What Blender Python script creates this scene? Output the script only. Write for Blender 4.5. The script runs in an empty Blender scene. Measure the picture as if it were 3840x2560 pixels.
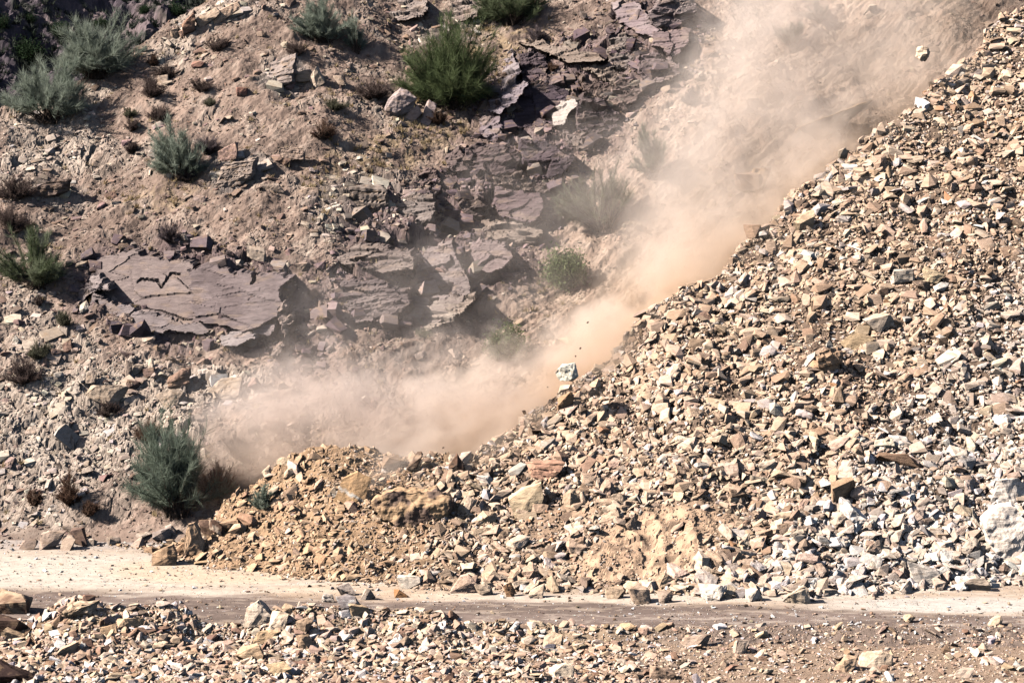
import bpy, bmesh, math, random
import numpy as np
from mathutils import Vector, Matrix, Euler

SC = bpy.context.scene
C = SC.collection
# ---------------------------------------------------------------- camera
CAM_Z = 14.0
FPX = 1911.0                      # focal length in pixels of a 1024 wide frame
PITCH = math.atan(207.0 / FPX)
cam = bpy.data.cameras.new('camera')
cam.sensor_width = 36.0
cam.lens = 36.0 * FPX / 1024.0
cam.clip_start = 0.5
cam.clip_end = 2000.0
camo = bpy.data.objects.new('camera', cam)
C.objects.link(camo)
camo.location = (0, 0, CAM_Z)
camo.rotation_euler = (math.pi / 2 - PITCH, 0, 0)
SC.camera = camo
# ---------------------------------------------------------------- light
TO_SUN = Vector((-0.77, -0.22, 0.62)).normalized()
sun = bpy.data.lights.new('sun', 'SUN')
sun.energy = 5.0
sun.angle = math.radians(0.5)
sun.color = (1.0, 0.945, 0.885)
suno = bpy.data.objects.new('sun', sun)
C.objects.link(suno)
suno.rotation_euler = TO_SUN.to_track_quat('Z', 'Y').to_euler()
suno.location = (-40, 0, 60)
W = bpy.data.worlds.new('World')
SC.world = W
W.use_nodes = True
wn = W.node_tree
bg = wn.nodes.get('Background') or wn.nodes.new('ShaderNodeBackground')
sky = wn.nodes.new('ShaderNodeTexSky')
sky.sky_type = 'NISHITA'
sky.sun_disc = False
sky.sun_elevation = math.asin(TO_SUN.z)
sky.sun_rotation = math.atan2(TO_SUN.x, TO_SUN.y)
sky.altitude = 1500
sky.air_density = 0.7
sky.dust_density = 3.0
sky.ozone_density = 0.3
wn.links.new(sky.outputs[0], bg.inputs[0])
bg.inputs[1].default_value = 0.05
SC.view_settings.view_transform = 'Standard'
SC.view_settings.look = 'None'
SC.view_settings.exposure = 1.0
SC.view_settings.gamma = 1.0
cy = SC.cycles
cy.max_bounces = 6
cy.diffuse_bounces = 0
cy.glossy_bounces = 1
cy.transmission_bounces = 2
cy.volume_bounces = 3
cy.transparent_max_bounces = 8
cy.volume_step_rate = 1.5
cy.volume_max_steps = 96
cy.use_adaptive_sampling = True
cy.adaptive_threshold = 0.015
cy.use_denoising = True

rng = np.random.default_rng(7)

# ---------------------------------------------------------------- maths
def sstep(a, b, x):
    t = np.clip((x - a) / (b - a), 0, 1)
    return t * t * (3 - 2 * t)

def _hash(ix, iy, seed):
    h = (ix.astype(np.int64) * 374761393 + iy.astype(np.int64) * 668265263 + seed * 1274126177) & 0xffffffff
    h = ((h ^ (h >> 13)) * 1274126177) & 0xffffffff
    h = (h ^ (h >> 16)) & 0xffffffff
    h = (h * 2246822519) & 0xffffffff
    return ((h ^ (h >> 15)) & 0xffffff) / float(0x1000000)

def vnoise(x, y, seed=0):
    ix = np.floor(x); iy = np.floor(y)
    fx = x - ix; fy = y - iy
    ux = fx * fx * fx * (fx * (fx * 6 - 15) + 10); uy = fy * fy * fy * (fy * (fy * 6 - 15) + 10)
    def g(ox, oy):
        a = _hash(ix + ox, iy + oy, seed) * 2 * math.pi
        return np.cos(a) * (fx - ox) + np.sin(a) * (fy - oy)
    n = (g(0, 0) * (1 - ux) + g(1, 0) * ux) * (1 - uy) + (g(0, 1) * (1 - ux) + g(1, 1) * ux) * uy
    return n * 1.5

def fbm(x, y, seed=0, octv=4, gain=0.5):
    s = 0; a = 1.0
    for o in range(octv):
        s = s + a * vnoise(x, y, seed + o * 17)
        x = x * 2.03 + 11.3; y = y * 2.03 - 7.7; a *= gain
    return s

def voro(x, y, seed=0):
    """nearest seed: F1, F2-F1, cell random a, b, c, offset from seed"""
    ix = np.floor(x); iy = np.floor(y)
    f1 = np.full(x.shape, 9.0); f2 = np.full(x.shape, 9.0)
    ca = np.zeros(x.shape); cb = np.zeros(x.shape); cc = np.zeros(x.shape); dx = np.zeros(x.shape); dy = np.zeros(x.shape)
    for ox in (-1, 0, 1):
        for oy in (-1, 0, 1):
            jx = ix + ox; jy = iy + oy
            px = jx + _hash(jx, jy, seed); py = jy + _hash(jx, jy, seed + 5)
            d = np.hypot(x - px, y - py)
            m = d < f1
            f2 = np.where(m, f1, np.minimum(f2, d))
            ca = np.where(m, _hash(jx, jy, seed + 11), ca); cb = np.where(m, _hash(jx, jy, seed + 23), cb)
            cc = np.where(m, _hash(jx, jy, seed + 31), cc)
            dx = np.where(m, x - px, dx); dy = np.where(m, y - py, dy)
            f1 = np.where(m, d, f1)
    return f1, f2 - f1, ca, cb, cc, dx, dy

CP, SP = math.cos(PITCH), math.sin(PITCH)
def project(x, y, z):
    """world to the pixel of the 1024 x 682 frame (used for choosing what region of the slope a point is in)"""
    zz = z - CAM_Z
    d = y * CP - zz * SP
    u = y * SP + zz * CP
    return 512 + FPX * x / d, 341 - FPX * u / d, d

def ray(px, py):
    a = (px - 512) / FPX; b = -(py - 341) / FPX
    v = Vector((a, CP + b * SP, -SP + b * CP))
    return v.normalized()

# ---------------------------------------------------------------- terrain
def tab(x, xs, ys):
    return np.interp(x, xs, ys)

def hill_base(x, y):
    z = 0.074 * x + 0.75 * y - 47.7 - 2.3 * sstep(-13, -1, x)
    z = z + 0.5 * sstep(66, 80, y) * np.sin(x * 0.35 + y * 0.13)
    d = -0.595 * (x + 23) + 0.802 * (y - 85.7)
    d = d + 0.35 * vnoise(x * 0.5, y * 0.5, 3)
    z = z - 1.7 * np.where(d > 0, d, 0)
    return np.maximum(z, -0.25 - 0.35 * np.maximum(d - 6, 0))

def scree_c(x):
    zc = tab(x, [-13, -11.8, -9.6, -7.3, -5.5, -3.5, -1.5, 0, 40], [-0.6, -0.1, 1.7, 3.0, 3.25, 2.75, 2.9, 3.6, 31.4])
    yc = tab(x, [-13, -8, -1.5, 0, 40], [64.2, 65.2, 65.8, 66.8, 98.7])
    yt = tab(x, [-14, -11.2, -9.5, -5.8, -2, 4, 9, 16, 40], [64.5, 62.9, 61.0, 59.4, 58.5, 57.6, 57.4, 58.6, 62])
    return zc, yc, yt

def scree_base(x, y):
    x = x + 0.5 * vnoise(y * 0.5, x * 0.4, 91)
    zc, yc, yt = scree_c(x)
    yt = yt + 0.45 * vnoise(x * 0.6, x * 0 + 3.3, 5) + 0.2 * vnoise(x * 2, x * 0 + 1.3, 6)
    yc = yc + 0.5 * vnoise(x * 0.35, x * 0 + 7.3, 8)
    t = (y - yt) / np.maximum(yc - yt, 0.5)
    z = zc * np.sign(t) * np.abs(t) ** 1.08
    z = np.where(y > yc, zc - 1.05 * (y - yc), z)
    z = np.where(t < 0, -0.6 * (yt - y), z)
    z = z + 0.35 * fbm(x * 0.28, y * 0.28, 12, 3) * sstep(0, 2.0, z)
    return np.maximum(z, -0.5)

def berm_y(x): return 53.2 + 0.35 * vnoise(x * 0.4, x * 0 + 2.2, 45)

def berm_base(x, y):
    zc = tab(x, [-16, -14.6, -13.6, -12.6, -11.5, -9.4, -8.6, -7.6, -6.7, -5.8, -4, -2.8, -1.5, .9, 3.9, 6.3, 20],
             [.2, .15, .3, .88, .82, .58, .12, .05, .45, .66, .55, .58, .35, .12, .05, .03, .03])
    zc = zc + 0.09 * vnoise(x * 1.3, x * 0 + 5.5, 44)
    yr = berm_y(x); zc = np.maximum(zc, 0.03)
    sl = tab(x, [-15, 2, 8, 15], [0.62, 0.55, 0.40, 0.34])
    z = np.where(y < yr, zc - sl * (yr - y), zc - 0.75 * (y - yr))
    z = np.maximum(z, np.where(y < yr, -14.0, -0.25))
    return z + 0.12 * fbm(x * 0.7, y * 0.7, 47, 3) * sstep(0, 1.2, yr - y)

# regions on the slope (centre px, py, radius x, radius y, rotation deg, strength) in frame pixels
def blob(px, py, L):
    m = np.zeros(px.shape)
    for cx, cy, rx, ry, rot, s in L:
        c, n = math.cos(math.radians(rot)), math.sin(math.radians(rot))
        u = (px - cx) * c - (py - cy) * n; v = (px - cx) * n + (py - cy) * c
        r = np.sqrt((u / rx) ** 2 + (v / ry) ** 2)
        m = np.maximum(m, s * (1 - sstep(0.7, 1.25, r)))
    return m

ROCK = [  # dark purple bedrock
    (185, 290, 115, 48, -4, 1), (555, 105, 80, 60, 20, 1), (520, 175, 60, 60, 10, 1), (430, 215, 90, 40, 15, .9),
    (650, 40, 55, 50, 0, .9), (400, 275, 90, 45, 10, .8), (480, 255, 60, 40, 10, .9), (300, 340, 40, 40, 30, .6),
    (600, 70, 50, 45, 0, .8), (420, 300, 60, 25, 25, .8)]
LAYER = [  # grey layered ledges
    (285, 72, 22, 18, 20, 1), (235, 170, 30, 16, 10, 1), (55, 192, 30, 14, 5, .8), (360, 205, 55, 35, 10, .7), (470, 20, 60, 16, 20, .6)]
PALE = [  # pale cracked bedrock
    (60, 430, 75, 75, 25, 1), (130, 395, 90, 35, 5, .9), (205, 390, 60, 22, 8, .9), (40, 500, 45, 28, 0, .7),
    (30, 320, 32, 60, 20, .55), (50, 150, 60, 26, 20, .75), (120, 160, 40, 18, 20, .5), (60, 110, 60, 14, 25, .8),
    (200, 30, 60, 14, 30, .8), (120, 440, 90, 30, 0, .9), (60, 370, 50, 30, 40, .7)]
SANDY = [(640, 250, 110, 70, 40, 1), (780, 150, 150, 90, 40, 1), (560, 320, 80, 40, 40, .9), (700, 60, 60, 60, 40, .7), (900, 40, 130, 80, 40, 1.2), (480, 390, 90, 45, 20, .6), (350, 440, 60, 30, 20, .4)]
STRAW = [(455, 110, 70, 35, 10, .8), (395, 145, 60, 26, 30, .8), (500, 45, 50, 30, 0, .8), (345, 180, 50, 40, 50, .6), (520, 150, 20, 10, 0, .8), (180, 190, 60, 16, 15, .5), (560, 290, 22, 30, 40, .5)]

def detail(x, y, zb, px, py):
    """relief of the hillside: bedrock cells, ledges, gravel; returns dz and the masks"""
    wob = 22 * fbm(px * 0.02, py * 0.02, 61, 3)
    wob2 = 16 * fbm(px * 0.02 + 9, py * 0.02, 66, 3)
    rock = blob(px + wob, py + wob2, ROCK); lay = blob(px + wob * .5, py + wob2 * .5, LAYER)
    pale = blob(px + wob, py + wob2, PALE); sandy = blob(px + wob, py + wob2, SANDY)
    n0 = 0.30 * fbm(x * 0.35, y * 0.35, 21, 3) + 0.07 * fbm(x * 1.6, y * 1.6, 25, 3) + 0.02 * fbm(x * 6, y * 6, 29, 2)
    # diagonal ribs that follow the dip
    u = x * 0.86 + y * 0.5; v = -x * 0.5 + y * 0.86
    n0 = n0 + 0.19 * fbm(u * 0.30, v * 1.2, 33, 4) * (1 - rock)
    s = y * 1.25
    wx = x + 0.25 * fbm(x * 0.9, s * 0.9, 37, 2); ws = s + 0.25 * fbm(x * 0.9 + 5, s * 0.9, 38, 2)
    f1, e, a, b, c, dx, dy = voro(wx * 0.62 + ws * 0.12, ws * 1.0 - wx * 0.18, 71)
    big = (a - 0.5) * 0.75 + dx * (b - 0.5) * 0.9 + dy * (c - 0.35) * 1.2 - 0.22 * (1 - sstep(0.0, 0.07, e))
    f1, e2, a2, b2, c2, dx, dy = voro(wx * 1.9 + ws * 0.3, ws * 2.6 - wx * 0.4, 75)
    mid = (a2 - 0.5) * 0.22 + dx * (b2 - 0.5) * 0.24 + dy * (c2 - 0.3) * 0.26 - 0.09 * (1 - sstep(0.0, 0.09, e2))
    f1, e3, a3, b3, c3, dx, dy = voro(wx * 4.6, ws * 5.2 - wx, 79)
    sm = (a3 - 0.5) * 0.07 + dx * (b3 - 0.5) * 0.10 + dy * (c3 - 0.4) * 0.10 - 0.035 * (1 - sstep(0.0, 0.12, e3))
    led = s - 0.30 * x + 0.35 * fbm(x * 0.4, s * 0.4, 83, 2)
    lt = led * 2.3; st = (np.floor(lt) + sstep(0.55, 1.0, lt - np.floor(lt)) - lt) * 0.32
    lt = led * 8.0; st = st + (np.floor(lt) + sstep(0.6, 1.0, lt - np.floor(lt)) - lt) * 0.09
    zz = n0 + rock * (big + mid * 0.6 + st * 0.3 + sm * 0.5) + lay * (0.35 * big + st * 1.3 + mid * 0.3) + pale * (0.36 * big + 0.70 * mid + sm * 0.7)
    scat = sstep(0.15, 0.55, fbm(x * 0.5, s * 0.5, 87, 3)) * (1 - rock) * (1 - sandy)
    zz = zz + scat * (mid * 0.5 + sm * 0.6)
    f1, e4, a4, b4, c4, dx, dy = voro(x * 9, s * 9, 89)
    zz = zz + (1 - rock) * (0.035 * (a4 - 0.5))
    rill = fbm(u * 0.35, v * 2.6, 93, 4)
    zz = zz + sandy * (0.13 * rill + .10 * fbm(x * .9, y * 1.3, 97, 4))
    return zz, rock, lay, pale, sandy, scat, (a, b, c, e), (a2, b2, e2), (a3, b3, e3)

def height(x, y):
    hb = hill_base(x, y); sb = scree_base(x, y); bb = berm_base(x, y)
    z = np.maximum(np.maximum(hb, sb), bb)
    return z, hb, sb, bb

FX0, FX1, FY0, FY1, DS = -29.0, 27.0, 47.0, 101.0, 0.05
def axis(a, b, d, far0, far1):
    core = np.arange(a, b + 1e-6, d)
    lo = []; s = d * 2; v = a
    while v > far0: v -= s; s *= 1.35; lo.append(v)
    hi = []; s = d * 2; v = b
    while v < far1: v += s; s *= 1.35; hi.append(v)
    return np.concatenate([np.array(lo[::-1]), core, np.array(hi)])
AX = axis(FX0, FX1, DS, -400, 400)
AY = axis(FY0, FY1, DS, -60, 400)
GX, GY = np.meshgrid(AX, AY)
GZ, HB, SB, BB = height(GX, GY)
PX, PY, PD = project(GX, GY, GZ)
onhill = (HB >= np.maximum(SB, BB) - 0.02) & (HB > -0.24)
DZ, mrock, mlay, mpale, msandy, mscat, V1, V2, V3 = detail(GX, GY, GZ, PX, PY)
fade = sstep(0.0, 0.8, GZ) * onhill
infine = (GX > FX0) & (GX < FX1) & (GY > FY0) & (GY < FY1)
DZ = DZ * fade * infine
onscree = (SB > HB) & (SB > BB) & (SB > -0.3)
f1, e, a, b, c, dx, dy = voro(GX * 3.2, GY * 3.8, 101)
DZ = DZ + onscree * sstep(-0.1, .3, GZ) * infine * ((a - 0.6) * 0.16 + 0.05 * fbm(GX * 2, GY * 2, 103, 3))
onberm = (BB >= HB) & (BB >= SB) & (GY < 55)
DZ = DZ + onberm * infine * (0.05 * fbm(GX * 1.8, GY * 1.8, 107, 4) + 0.03 * (c - .5))
GZ = GZ + DZ

def zat(x, y):
    x = np.asarray(x, float); y = np.asarray(y, float)
    i = np.clip(np.searchsorted(AX, x) - 1, 0, len(AX) - 2); j = np.clip(np.searchsorted(AY, y) - 1, 0, len(AY) - 2)
    tx = (x - AX[i]) / (AX[i + 1] - AX[i]); ty = (y - AY[j]) / (AY[j + 1] - AY[j])
    z = (GZ[j, i] * (1 - tx) + GZ[j, i + 1] * tx) * (1 - ty) + (GZ[j + 1, i] * (1 - tx) + GZ[j + 1, i + 1] * tx) * ty
    rd = (y > berm_y(x)) & (y < 67.5) & (np.abs(x) < 60)
    return np.where(rd, np.maximum(z, road_z(x, y)), z)

def road_z(x, y):
    return 0.02 * fbm(x * 0.15, y * 0.8, 111, 3) + 0.008 * fbm(x * 2.5, y * 4, 113, 3)

def hit(px, py, t0=44.0, t1=120.0):
    """where the line of sight through a frame pixel meets the ground"""
    d = ray(px, py)
    t = np.arange(t0, t1, 0.04)
    X = d.x * t; Y = d.y * t; Z = CAM_Z + d.z * t
    below = Z < zat(X, Y)
    k = int(np.argmax(below)) if below.any() else len(t) - 1
    return Vector((X[k], Y[k], float(zat(X[k], Y[k]))))

def normal_at(x, y, e=0.35):
    zx = (zat(x + e, y) - zat(x - e, y)) / (2 * e); zy = (zat(x, y + e) - zat(x, y - e)) / (2 * e)
    n = np.stack([-zx, -zy, np.ones_like(zx)], -1)
    return n / np.linalg.norm(n, axis=-1, keepdims=True)

# ---------------------------------------------------------------- mesh helpers
def mesh_from(name, V, F, col=None, smooth=False, nside=None):
    """V (n,3), F (m,k) index array, col (n,3)"""
    me = bpy.data.meshes.new(name)
    V = np.asarray(V, np.float32); F = np.asarray(F, np.int32)
    k = F.shape[1]; m = len(F)
    me.vertices.add(len(V)); me.vertices.foreach_set('co', V.ravel())
    me.loops.add(m * k); me.loops.foreach_set('vertex_index', F.ravel())
    me.polygons.add(m)
    me.polygons.foreach_set('loop_start', np.arange(0, m * k, k, dtype=np.int32))
    me.polygons.foreach_set('use_smooth', np.full(m, bool(smooth)))
    if col is not None:
        at = me.color_attributes.new('Col', 'FLOAT_COLOR', 'POINT')
        c4 = np.ones((len(V), 4), np.float32); c4[:, :3] = np.clip(col, 0, 1)
        at.data.foreach_set('color', c4.ravel())
    me.update(calc_edges=True)
    return me

def link(name, me, m=None, parent=None):
    o = bpy.data.objects.new(name, me); C.objects.link(o)
    if m is not None and me is not None:
        me.materials.clear(); me.materials.append(m)
    if parent is not None: o.parent = parent
    return o

def tag(o, label=None, cat=None, group=None, kind=None):
    if label: o['label'] = label
    if cat: o['category'] = cat
    if group: o['group'] = group
    if kind: o['kind'] = kind
    return o

# ---------------------------------------------------------------- materials
def material(name, base=None, rough=0.9, n1=3.0, amt=0.25, n2=40.0, bump=0.02, spec=0.15, stain=None, strata=0.0, warm=0.0):
    """surface coloured by the mesh's own Col attribute (or one colour), broken up with noise, with relief"""
    m = bpy.data.materials.new(name); m.use_nodes = True
    nt = m.node_tree; N = nt.nodes; L = nt.links
    bs = N['Principled BSDF']; bs.inputs['Roughness'].default_value = rough
    bs.inputs['Specular IOR Level'].default_value = spec
    geo = N.new('ShaderNodeNewGeometry')
    if base is None:
        src = N.new('ShaderNodeAttribute'); src.attribute_name = 'Col'; colout = src.outputs['Color']
    else:
        src = N.new('ShaderNodeRGB'); src.outputs[0].default_value = (*base, 1); colout = src.outputs[0]
    na = N.new('ShaderNodeTexNoise'); na.inputs['Scale'].default_value = n1; na.inputs['Detail'].default_value = 6; na.inputs['Roughness'].default_value = 0.65
    nb = N.new('ShaderNodeTexNoise'); nb.inputs['Scale'].default_value = n2; nb.inputs['Detail'].default_value = 5; nb.inputs['Roughness'].default_value = 0.7
    vec = geo.outputs['Position']
    if strata:
        mp = N.new('ShaderNodeMapping'); mp.inputs['Rotation'].default_value = (0.25, 0.22, 0.3); mp.inputs['Scale'].default_value = (1, 1, strata)
        L.new(vec, mp.inputs[0]); vec2 = mp.outputs[0]
    else: vec2 = vec
    L.new(vec2, na.inputs['Vector']); L.new(vec, nb.inputs['Vector'])
    mr = N.new('ShaderNodeMapRange'); mr.inputs[1].default_value = 0.3; mr.inputs[2].default_value = 0.7
    mr.inputs[3].default_value = 1 - amt; mr.inputs[4].default_value = 1 + amt
    L.new(na.outputs[0], mr.inputs[0])
    mr2 = N.new('ShaderNodeMapRange'); mr2.inputs[1].default_value = 0.3; mr2.inputs[2].default_value = 0.7
    mr2.inputs[3].default_value = 1 - amt * 0.8; mr2.inputs[4].default_value = 1 + amt * 0.8
    L.new(nb.outputs[0], mr2.inputs[0])
    mu = N.new('ShaderNodeMath'); mu.operation = 'MULTIPLY'; L.new(mr.outputs[0], mu.inputs[0]); L.new(mr2.outputs[0], mu.inputs[1])
    vm = N.new('ShaderNodeVectorMath'); vm.operation = 'SCALE'; L.new(colout, vm.inputs[0]); L.new(mu.outputs[0], vm.inputs['Scale'])
    out = vm.outputs[0]
    if stain:
        ns = N.new('ShaderNodeTexNoise'); ns.inputs['Scale'].default_value = stain[3]; ns.inputs['Detail'].default_value = 4
        L.new(vec2, ns.inputs['Vector'])
        r2 = N.new('ShaderNodeMapRange'); r2.inputs[1].default_value = 0.52; r2.inputs[2].default_value = 0.66; r2.inputs[4].default_value = stain[4]
        L.new(ns.outputs[0], r2.inputs[0])
        mx = N.new('ShaderNodeMix'); mx.data_type = 'RGBA'; L.new(r2.outputs[0], mx.inputs[0]); L.new(out, mx.inputs[6]); mx.inputs[7].default_value = (*stain[:3], 1)
        out = mx.outputs[2]
    L.new(out, bs.inputs['Base Color'])
    if bump:
        ad = N.new('ShaderNodeMath'); ad.operation = 'MULTIPLY_ADD'; ad.inputs[1].default_value = 0.35
        L.new(nb.outputs[0], ad.inputs[0]); L.new(na.outputs[0], ad.inputs[2])
        bp = N.new('ShaderNodeBump'); bp.inputs['Distance'].default_value = bump; bp.inputs['Strength'].default_value = 0.9
        L.new(ad.outputs[0], bp.inputs['Height']); L.new(bp.outputs[0], bs.inputs['Normal'])
    return m

M_SOIL = material('soil_and_bedrock', None, 0.95, 2.2, 0.22, 34.0, 0.05)
M_STONE = material('broken_stone', None, 0.85, 5.0, 0.22, 45.0, 0.03, stain=(0.34, 0.22, 0.13, 3.0, 0.45), strata=3.0)
M_FACE = material('bedded_rock_face', None, 0.8, 2.6, 0.25, 26.0, 0.05, strata=6.0)
M_ROAD = material('dirt_road', None, 0.95, 3.0, 0.16, 60.0, 0.012)
M_TWIG = material('twig', None, 0.8, 4.0, 0.2, 30.0, 0.0)
_nt = M_TWIG.node_tree; _b = _nt.nodes['Principled BSDF']; _o = _nt.nodes['Material Output']
_t = _nt.nodes.new('ShaderNodeBsdfTranslucent'); _x = _nt.nodes.new('ShaderNodeMixShader'); _x.inputs[0].default_value = .4
_nt.links.new(_b.inputs['Base Color'].links[0].from_socket, _t.inputs['Color']); _nt.links.new(_b.outputs[0], _x.inputs[1]); _nt.links.new(_t.outputs[0], _x.inputs[2]); _nt.links.new(_x.outputs[0], _o.inputs['Surface'])
M_BARK = material('bark', (0.085, 0.06, 0.045), 0.9, 8.0, 0.3, 60.0, 0.01)

# ---------------------------------------------------------------- terrain sheet
def mixc(a, b, t):
    return a * (1 - t[..., None]) + b * t[..., None]
def col(*c): return np.array(c, float)

n1 = fbm(GX * 0.30, GY * 0.30, 201, 4); n2 = fbm(GX * 1.5, GY * 1.5, 205, 4); n3 = fbm(GX * 5, GY * 5, 209, 3)
soil = mixc(col(.200, .142, .112), col(.290, .205, .160), sstep(-.4, .5, n1 + .5 * n2))
soil = mixc(soil, col(.33, .255, .205), sstep(.15, .7, n2 + .5 * n3) * 0.5)
straw = blob(PX, PY, STRAW) * sstep(-.3, .4, n2)
soil = mixc(soil, col(.33, .235, .125), straw * 0.7)
a1, b1, c1, e1 = V1; a2_, b2_, e2_ = V2; a3_, b3_, e3_ = V3
purple = mixc(col(.125, .088, .088), col(.205, .150, .142), a2_ * 0.6 + b1 * 0.4)
purple = mixc(purple, col(.22, .15, .12), sstep(.1, .6, n2) * .6)
layc = mixc(col(.20, .165, .15), col(.32, .26, .22), a2_)
palec = mixc(col(.36, .285, .225), col(.58, .475, .385), a2_ * .6 + a3_ * .4)
palec = mixc(palec, col(.18, .125, .095), (1 - sstep(0.02, 0.10, e2_)) * .8)
scc = mixc(col(.24, .165, .13), col(.44, .35, .28), a3_ * .6 + b2_ * .4)
sandc = mixc(col(.34, .235, .175), col(.46, .34, .26), sstep(-.5, .5, n2))
cc_ = mixc(soil, scc, mscat * 0.75)
cc_ = mixc(cc_, sandc, np.clip(msandy, 0, 1) * 0.85)
cc_ = mixc(cc_, layc, np.clip(mlay, 0, 1) * 0.9)
cc_ = mixc(cc_, palec, mpale * 0.85)
cc_ = mixc(cc_, purple, mrock * sstep(-.65, -.15, n2 + .3 * n3 + mrock * .3) * .9)
# left foot of the hill is greyer and paler
scree_soil = mixc(col(.12, .082, .06), col(.20, .14, .10), sstep(-.5, .5, n2))  # soil darkened so the gaps between stones read as black shade
lobe = sstep(1.0, -5.0, GX)
scree_soil = mixc(scree_soil, col(.40, .255, .15), lobe * .8)
spatch = blob(PX, PY, [(650, 545, 85, 36, 20, 1), (560, 520, 45, 14, 25, .7)])
scree_soil = mixc(scree_soil, col(.50, .335, .22), spatch * sstep(-.6, .3, n2 + .4))
cc_ = np.where(onscree[..., None], scree_soil, cc_)
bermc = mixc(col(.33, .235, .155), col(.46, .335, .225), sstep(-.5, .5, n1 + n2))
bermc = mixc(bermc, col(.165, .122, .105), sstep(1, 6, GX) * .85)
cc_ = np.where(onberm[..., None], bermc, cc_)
far = (GZ < -0.2) & ~onberm
cc_ = np.where(far[..., None], col(.30, .21, .15), cc_)
ny_, nx_ = GX.shape
ii = np.arange(ny_ * nx_).reshape(ny_, nx_)
F = np.stack([ii[:-1, :-1], ii[:-1, 1:], ii[1:, 1:], ii[1:, :-1]], -1).reshape(-1, 4)
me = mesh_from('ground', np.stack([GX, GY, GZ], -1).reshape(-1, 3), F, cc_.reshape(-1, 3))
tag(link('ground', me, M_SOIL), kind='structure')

# ---------------------------------------------------------------- road
rx = axis(-24, 20, 0.10, -300, 300); ry = np.linspace(0, 1, 290)
RX, RY = np.meshgrid(rx, ry)
RY = berm_y(RX) - .04 + RY * (67.4 - berm_y(RX))
RZ = road_z(RX, RY)
px_, py_, _ = project(RX, RY, RZ)
k1 = fbm(RX * 0.16 + .3 * vnoise(RX * .2, RY * .3, 300), RY * 0.8, 301, 4); k2 = fbm(RX * 0.7, RY * 2.6, 305, 4); k3 = fbm(RX * 3, RY * 5, 309, 3)
dirt = mixc(col(.44, .335, .25), col(.56, .46, .37), sstep(-.4, .4, k1 + .3 * k2))
white = sstep(57.0, 58.4, RY + .5 * k1) * (1 - sstep(62.0, 63.8, RY + .5 * k1)) * (1 - sstep(-14, -4, RX + 1.5 * k1))
dirt = mixc(dirt, col(.56, .485, .405), white * .85)
white2 = sstep(54.9, 55.6, RY + .4 * k1) * (1 - sstep(56.4, 57.2, RY + .4 * k1)) * sstep(7, 12, RX)
dirt = mixc(dirt, col(.54, .49, .435), white2 * .85)
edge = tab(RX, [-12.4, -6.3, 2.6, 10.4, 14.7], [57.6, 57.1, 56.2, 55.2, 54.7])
dark_band = (1 - sstep(-0.35, 0.45, RY - edge + .35 * k1 + .25 * k2))  # darker band along the near side of the road
dark_band = dark_band * (1 - .45 * sstep(.15, .5, k2 + k3 * .6))
dirt = mixc(dirt, mixc(col(.165, .122, .102), col(.215, .16, .135), sstep(-.4, .4, k1)), dark_band)
grey = sstep(63.0, 64.6, RY + .4 * k1)
dirt = mixc(dirt, col(.40, .335, .30), grey * .8)
ora = blob(px_, py_, [(215, 570, 110, 14, 0, .9), (380, 592, 120, 10, 0, .5)])
dirt = mixc(dirt, col(.60, .43, .29), ora * .7)
dirt = mixc(dirt, col(.30, .23, .19), sstep(.35, .8, k3 + .3 * k2) * .45)
ny2, nx2 = RX.shape
ii = np.arange(ny2 * nx2).reshape(ny2, nx2)
F = np.stack([ii[:-1, :-1], ii[:-1, 1:], ii[1:, 1:], ii[1:, :-1]], -1).reshape(-1, 4)
tag(link('road', mesh_from('road', np.stack([RX, RY, RZ], -1).reshape(-1, 3), F, dirt.reshape(-1, 3), True), M_ROAD), kind='structure')

# ---------------------------------------------------------------- far mountainside
def far_z(x, y):
    z = 8 + 0.56 * (y - 150) - 0.38 * (x + 42)
    wx = x + 4 * fbm(x * .06, y * .06, 415, 3); wy = y + 6 * fbm(x * .05, y * .05, 417, 3)
    z = z + 4.0 * fbm(wx * 0.05, wy * 0.035, 401, 3) + 2.0 * fbm((wx + wy * .5) * 0.09, (wy - .5 * wx) * 0.05, 405, 4) + 0.8 * fbm(x * .45, y * .45, 409, 5, .6)
    r = vnoise((wx + .6 * wy) * .08, (wy - .6 * wx) * .03, 413)
    return z - 2.0 * (1 - np.abs(r)) ** 6
fx = axis(-70, 5, 0.2, -500, 300); fy = axis(130, 205, 0.2, 118, 520)
MX, MY = np.meshgrid(fx, fy); MZ = far_z(MX, MY)
q1 = fbm(MX * .08, MY * .08, 421, 4); q2 = fbm(MX * .5, MY * .5, 425, 4)
fc = mixc(col(.095, .075, .085), col(.18, .135, .135), sstep(-.5, .5, q1 + q2))  # colour darkened and blued to carry the slope's shade and haze
fc = mixc(fc, col(.045, .05, .038), sstep(.1, .5, fbm(MX * .9, MY * .9, 431, 3)) * .8)
fc = mixc(fc, col(.24, .18, .155), sstep(.45, .7, q2) * .6)
ny2, nx2 = MX.shape; ii = np.arange(ny2 * nx2).reshape(ny2, nx2)
F = np.stack([ii[:-1, :-1], ii[:-1, 1:], ii[1:, 1:], ii[1:, :-1]], -1).reshape(-1, 4)
tag(link('mountain', mesh_from('mountain', np.stack([MX, MY, MZ], -1).reshape(-1, 3), F, fc.reshape(-1, 3)), M_SOIL), kind='structure')

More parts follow.
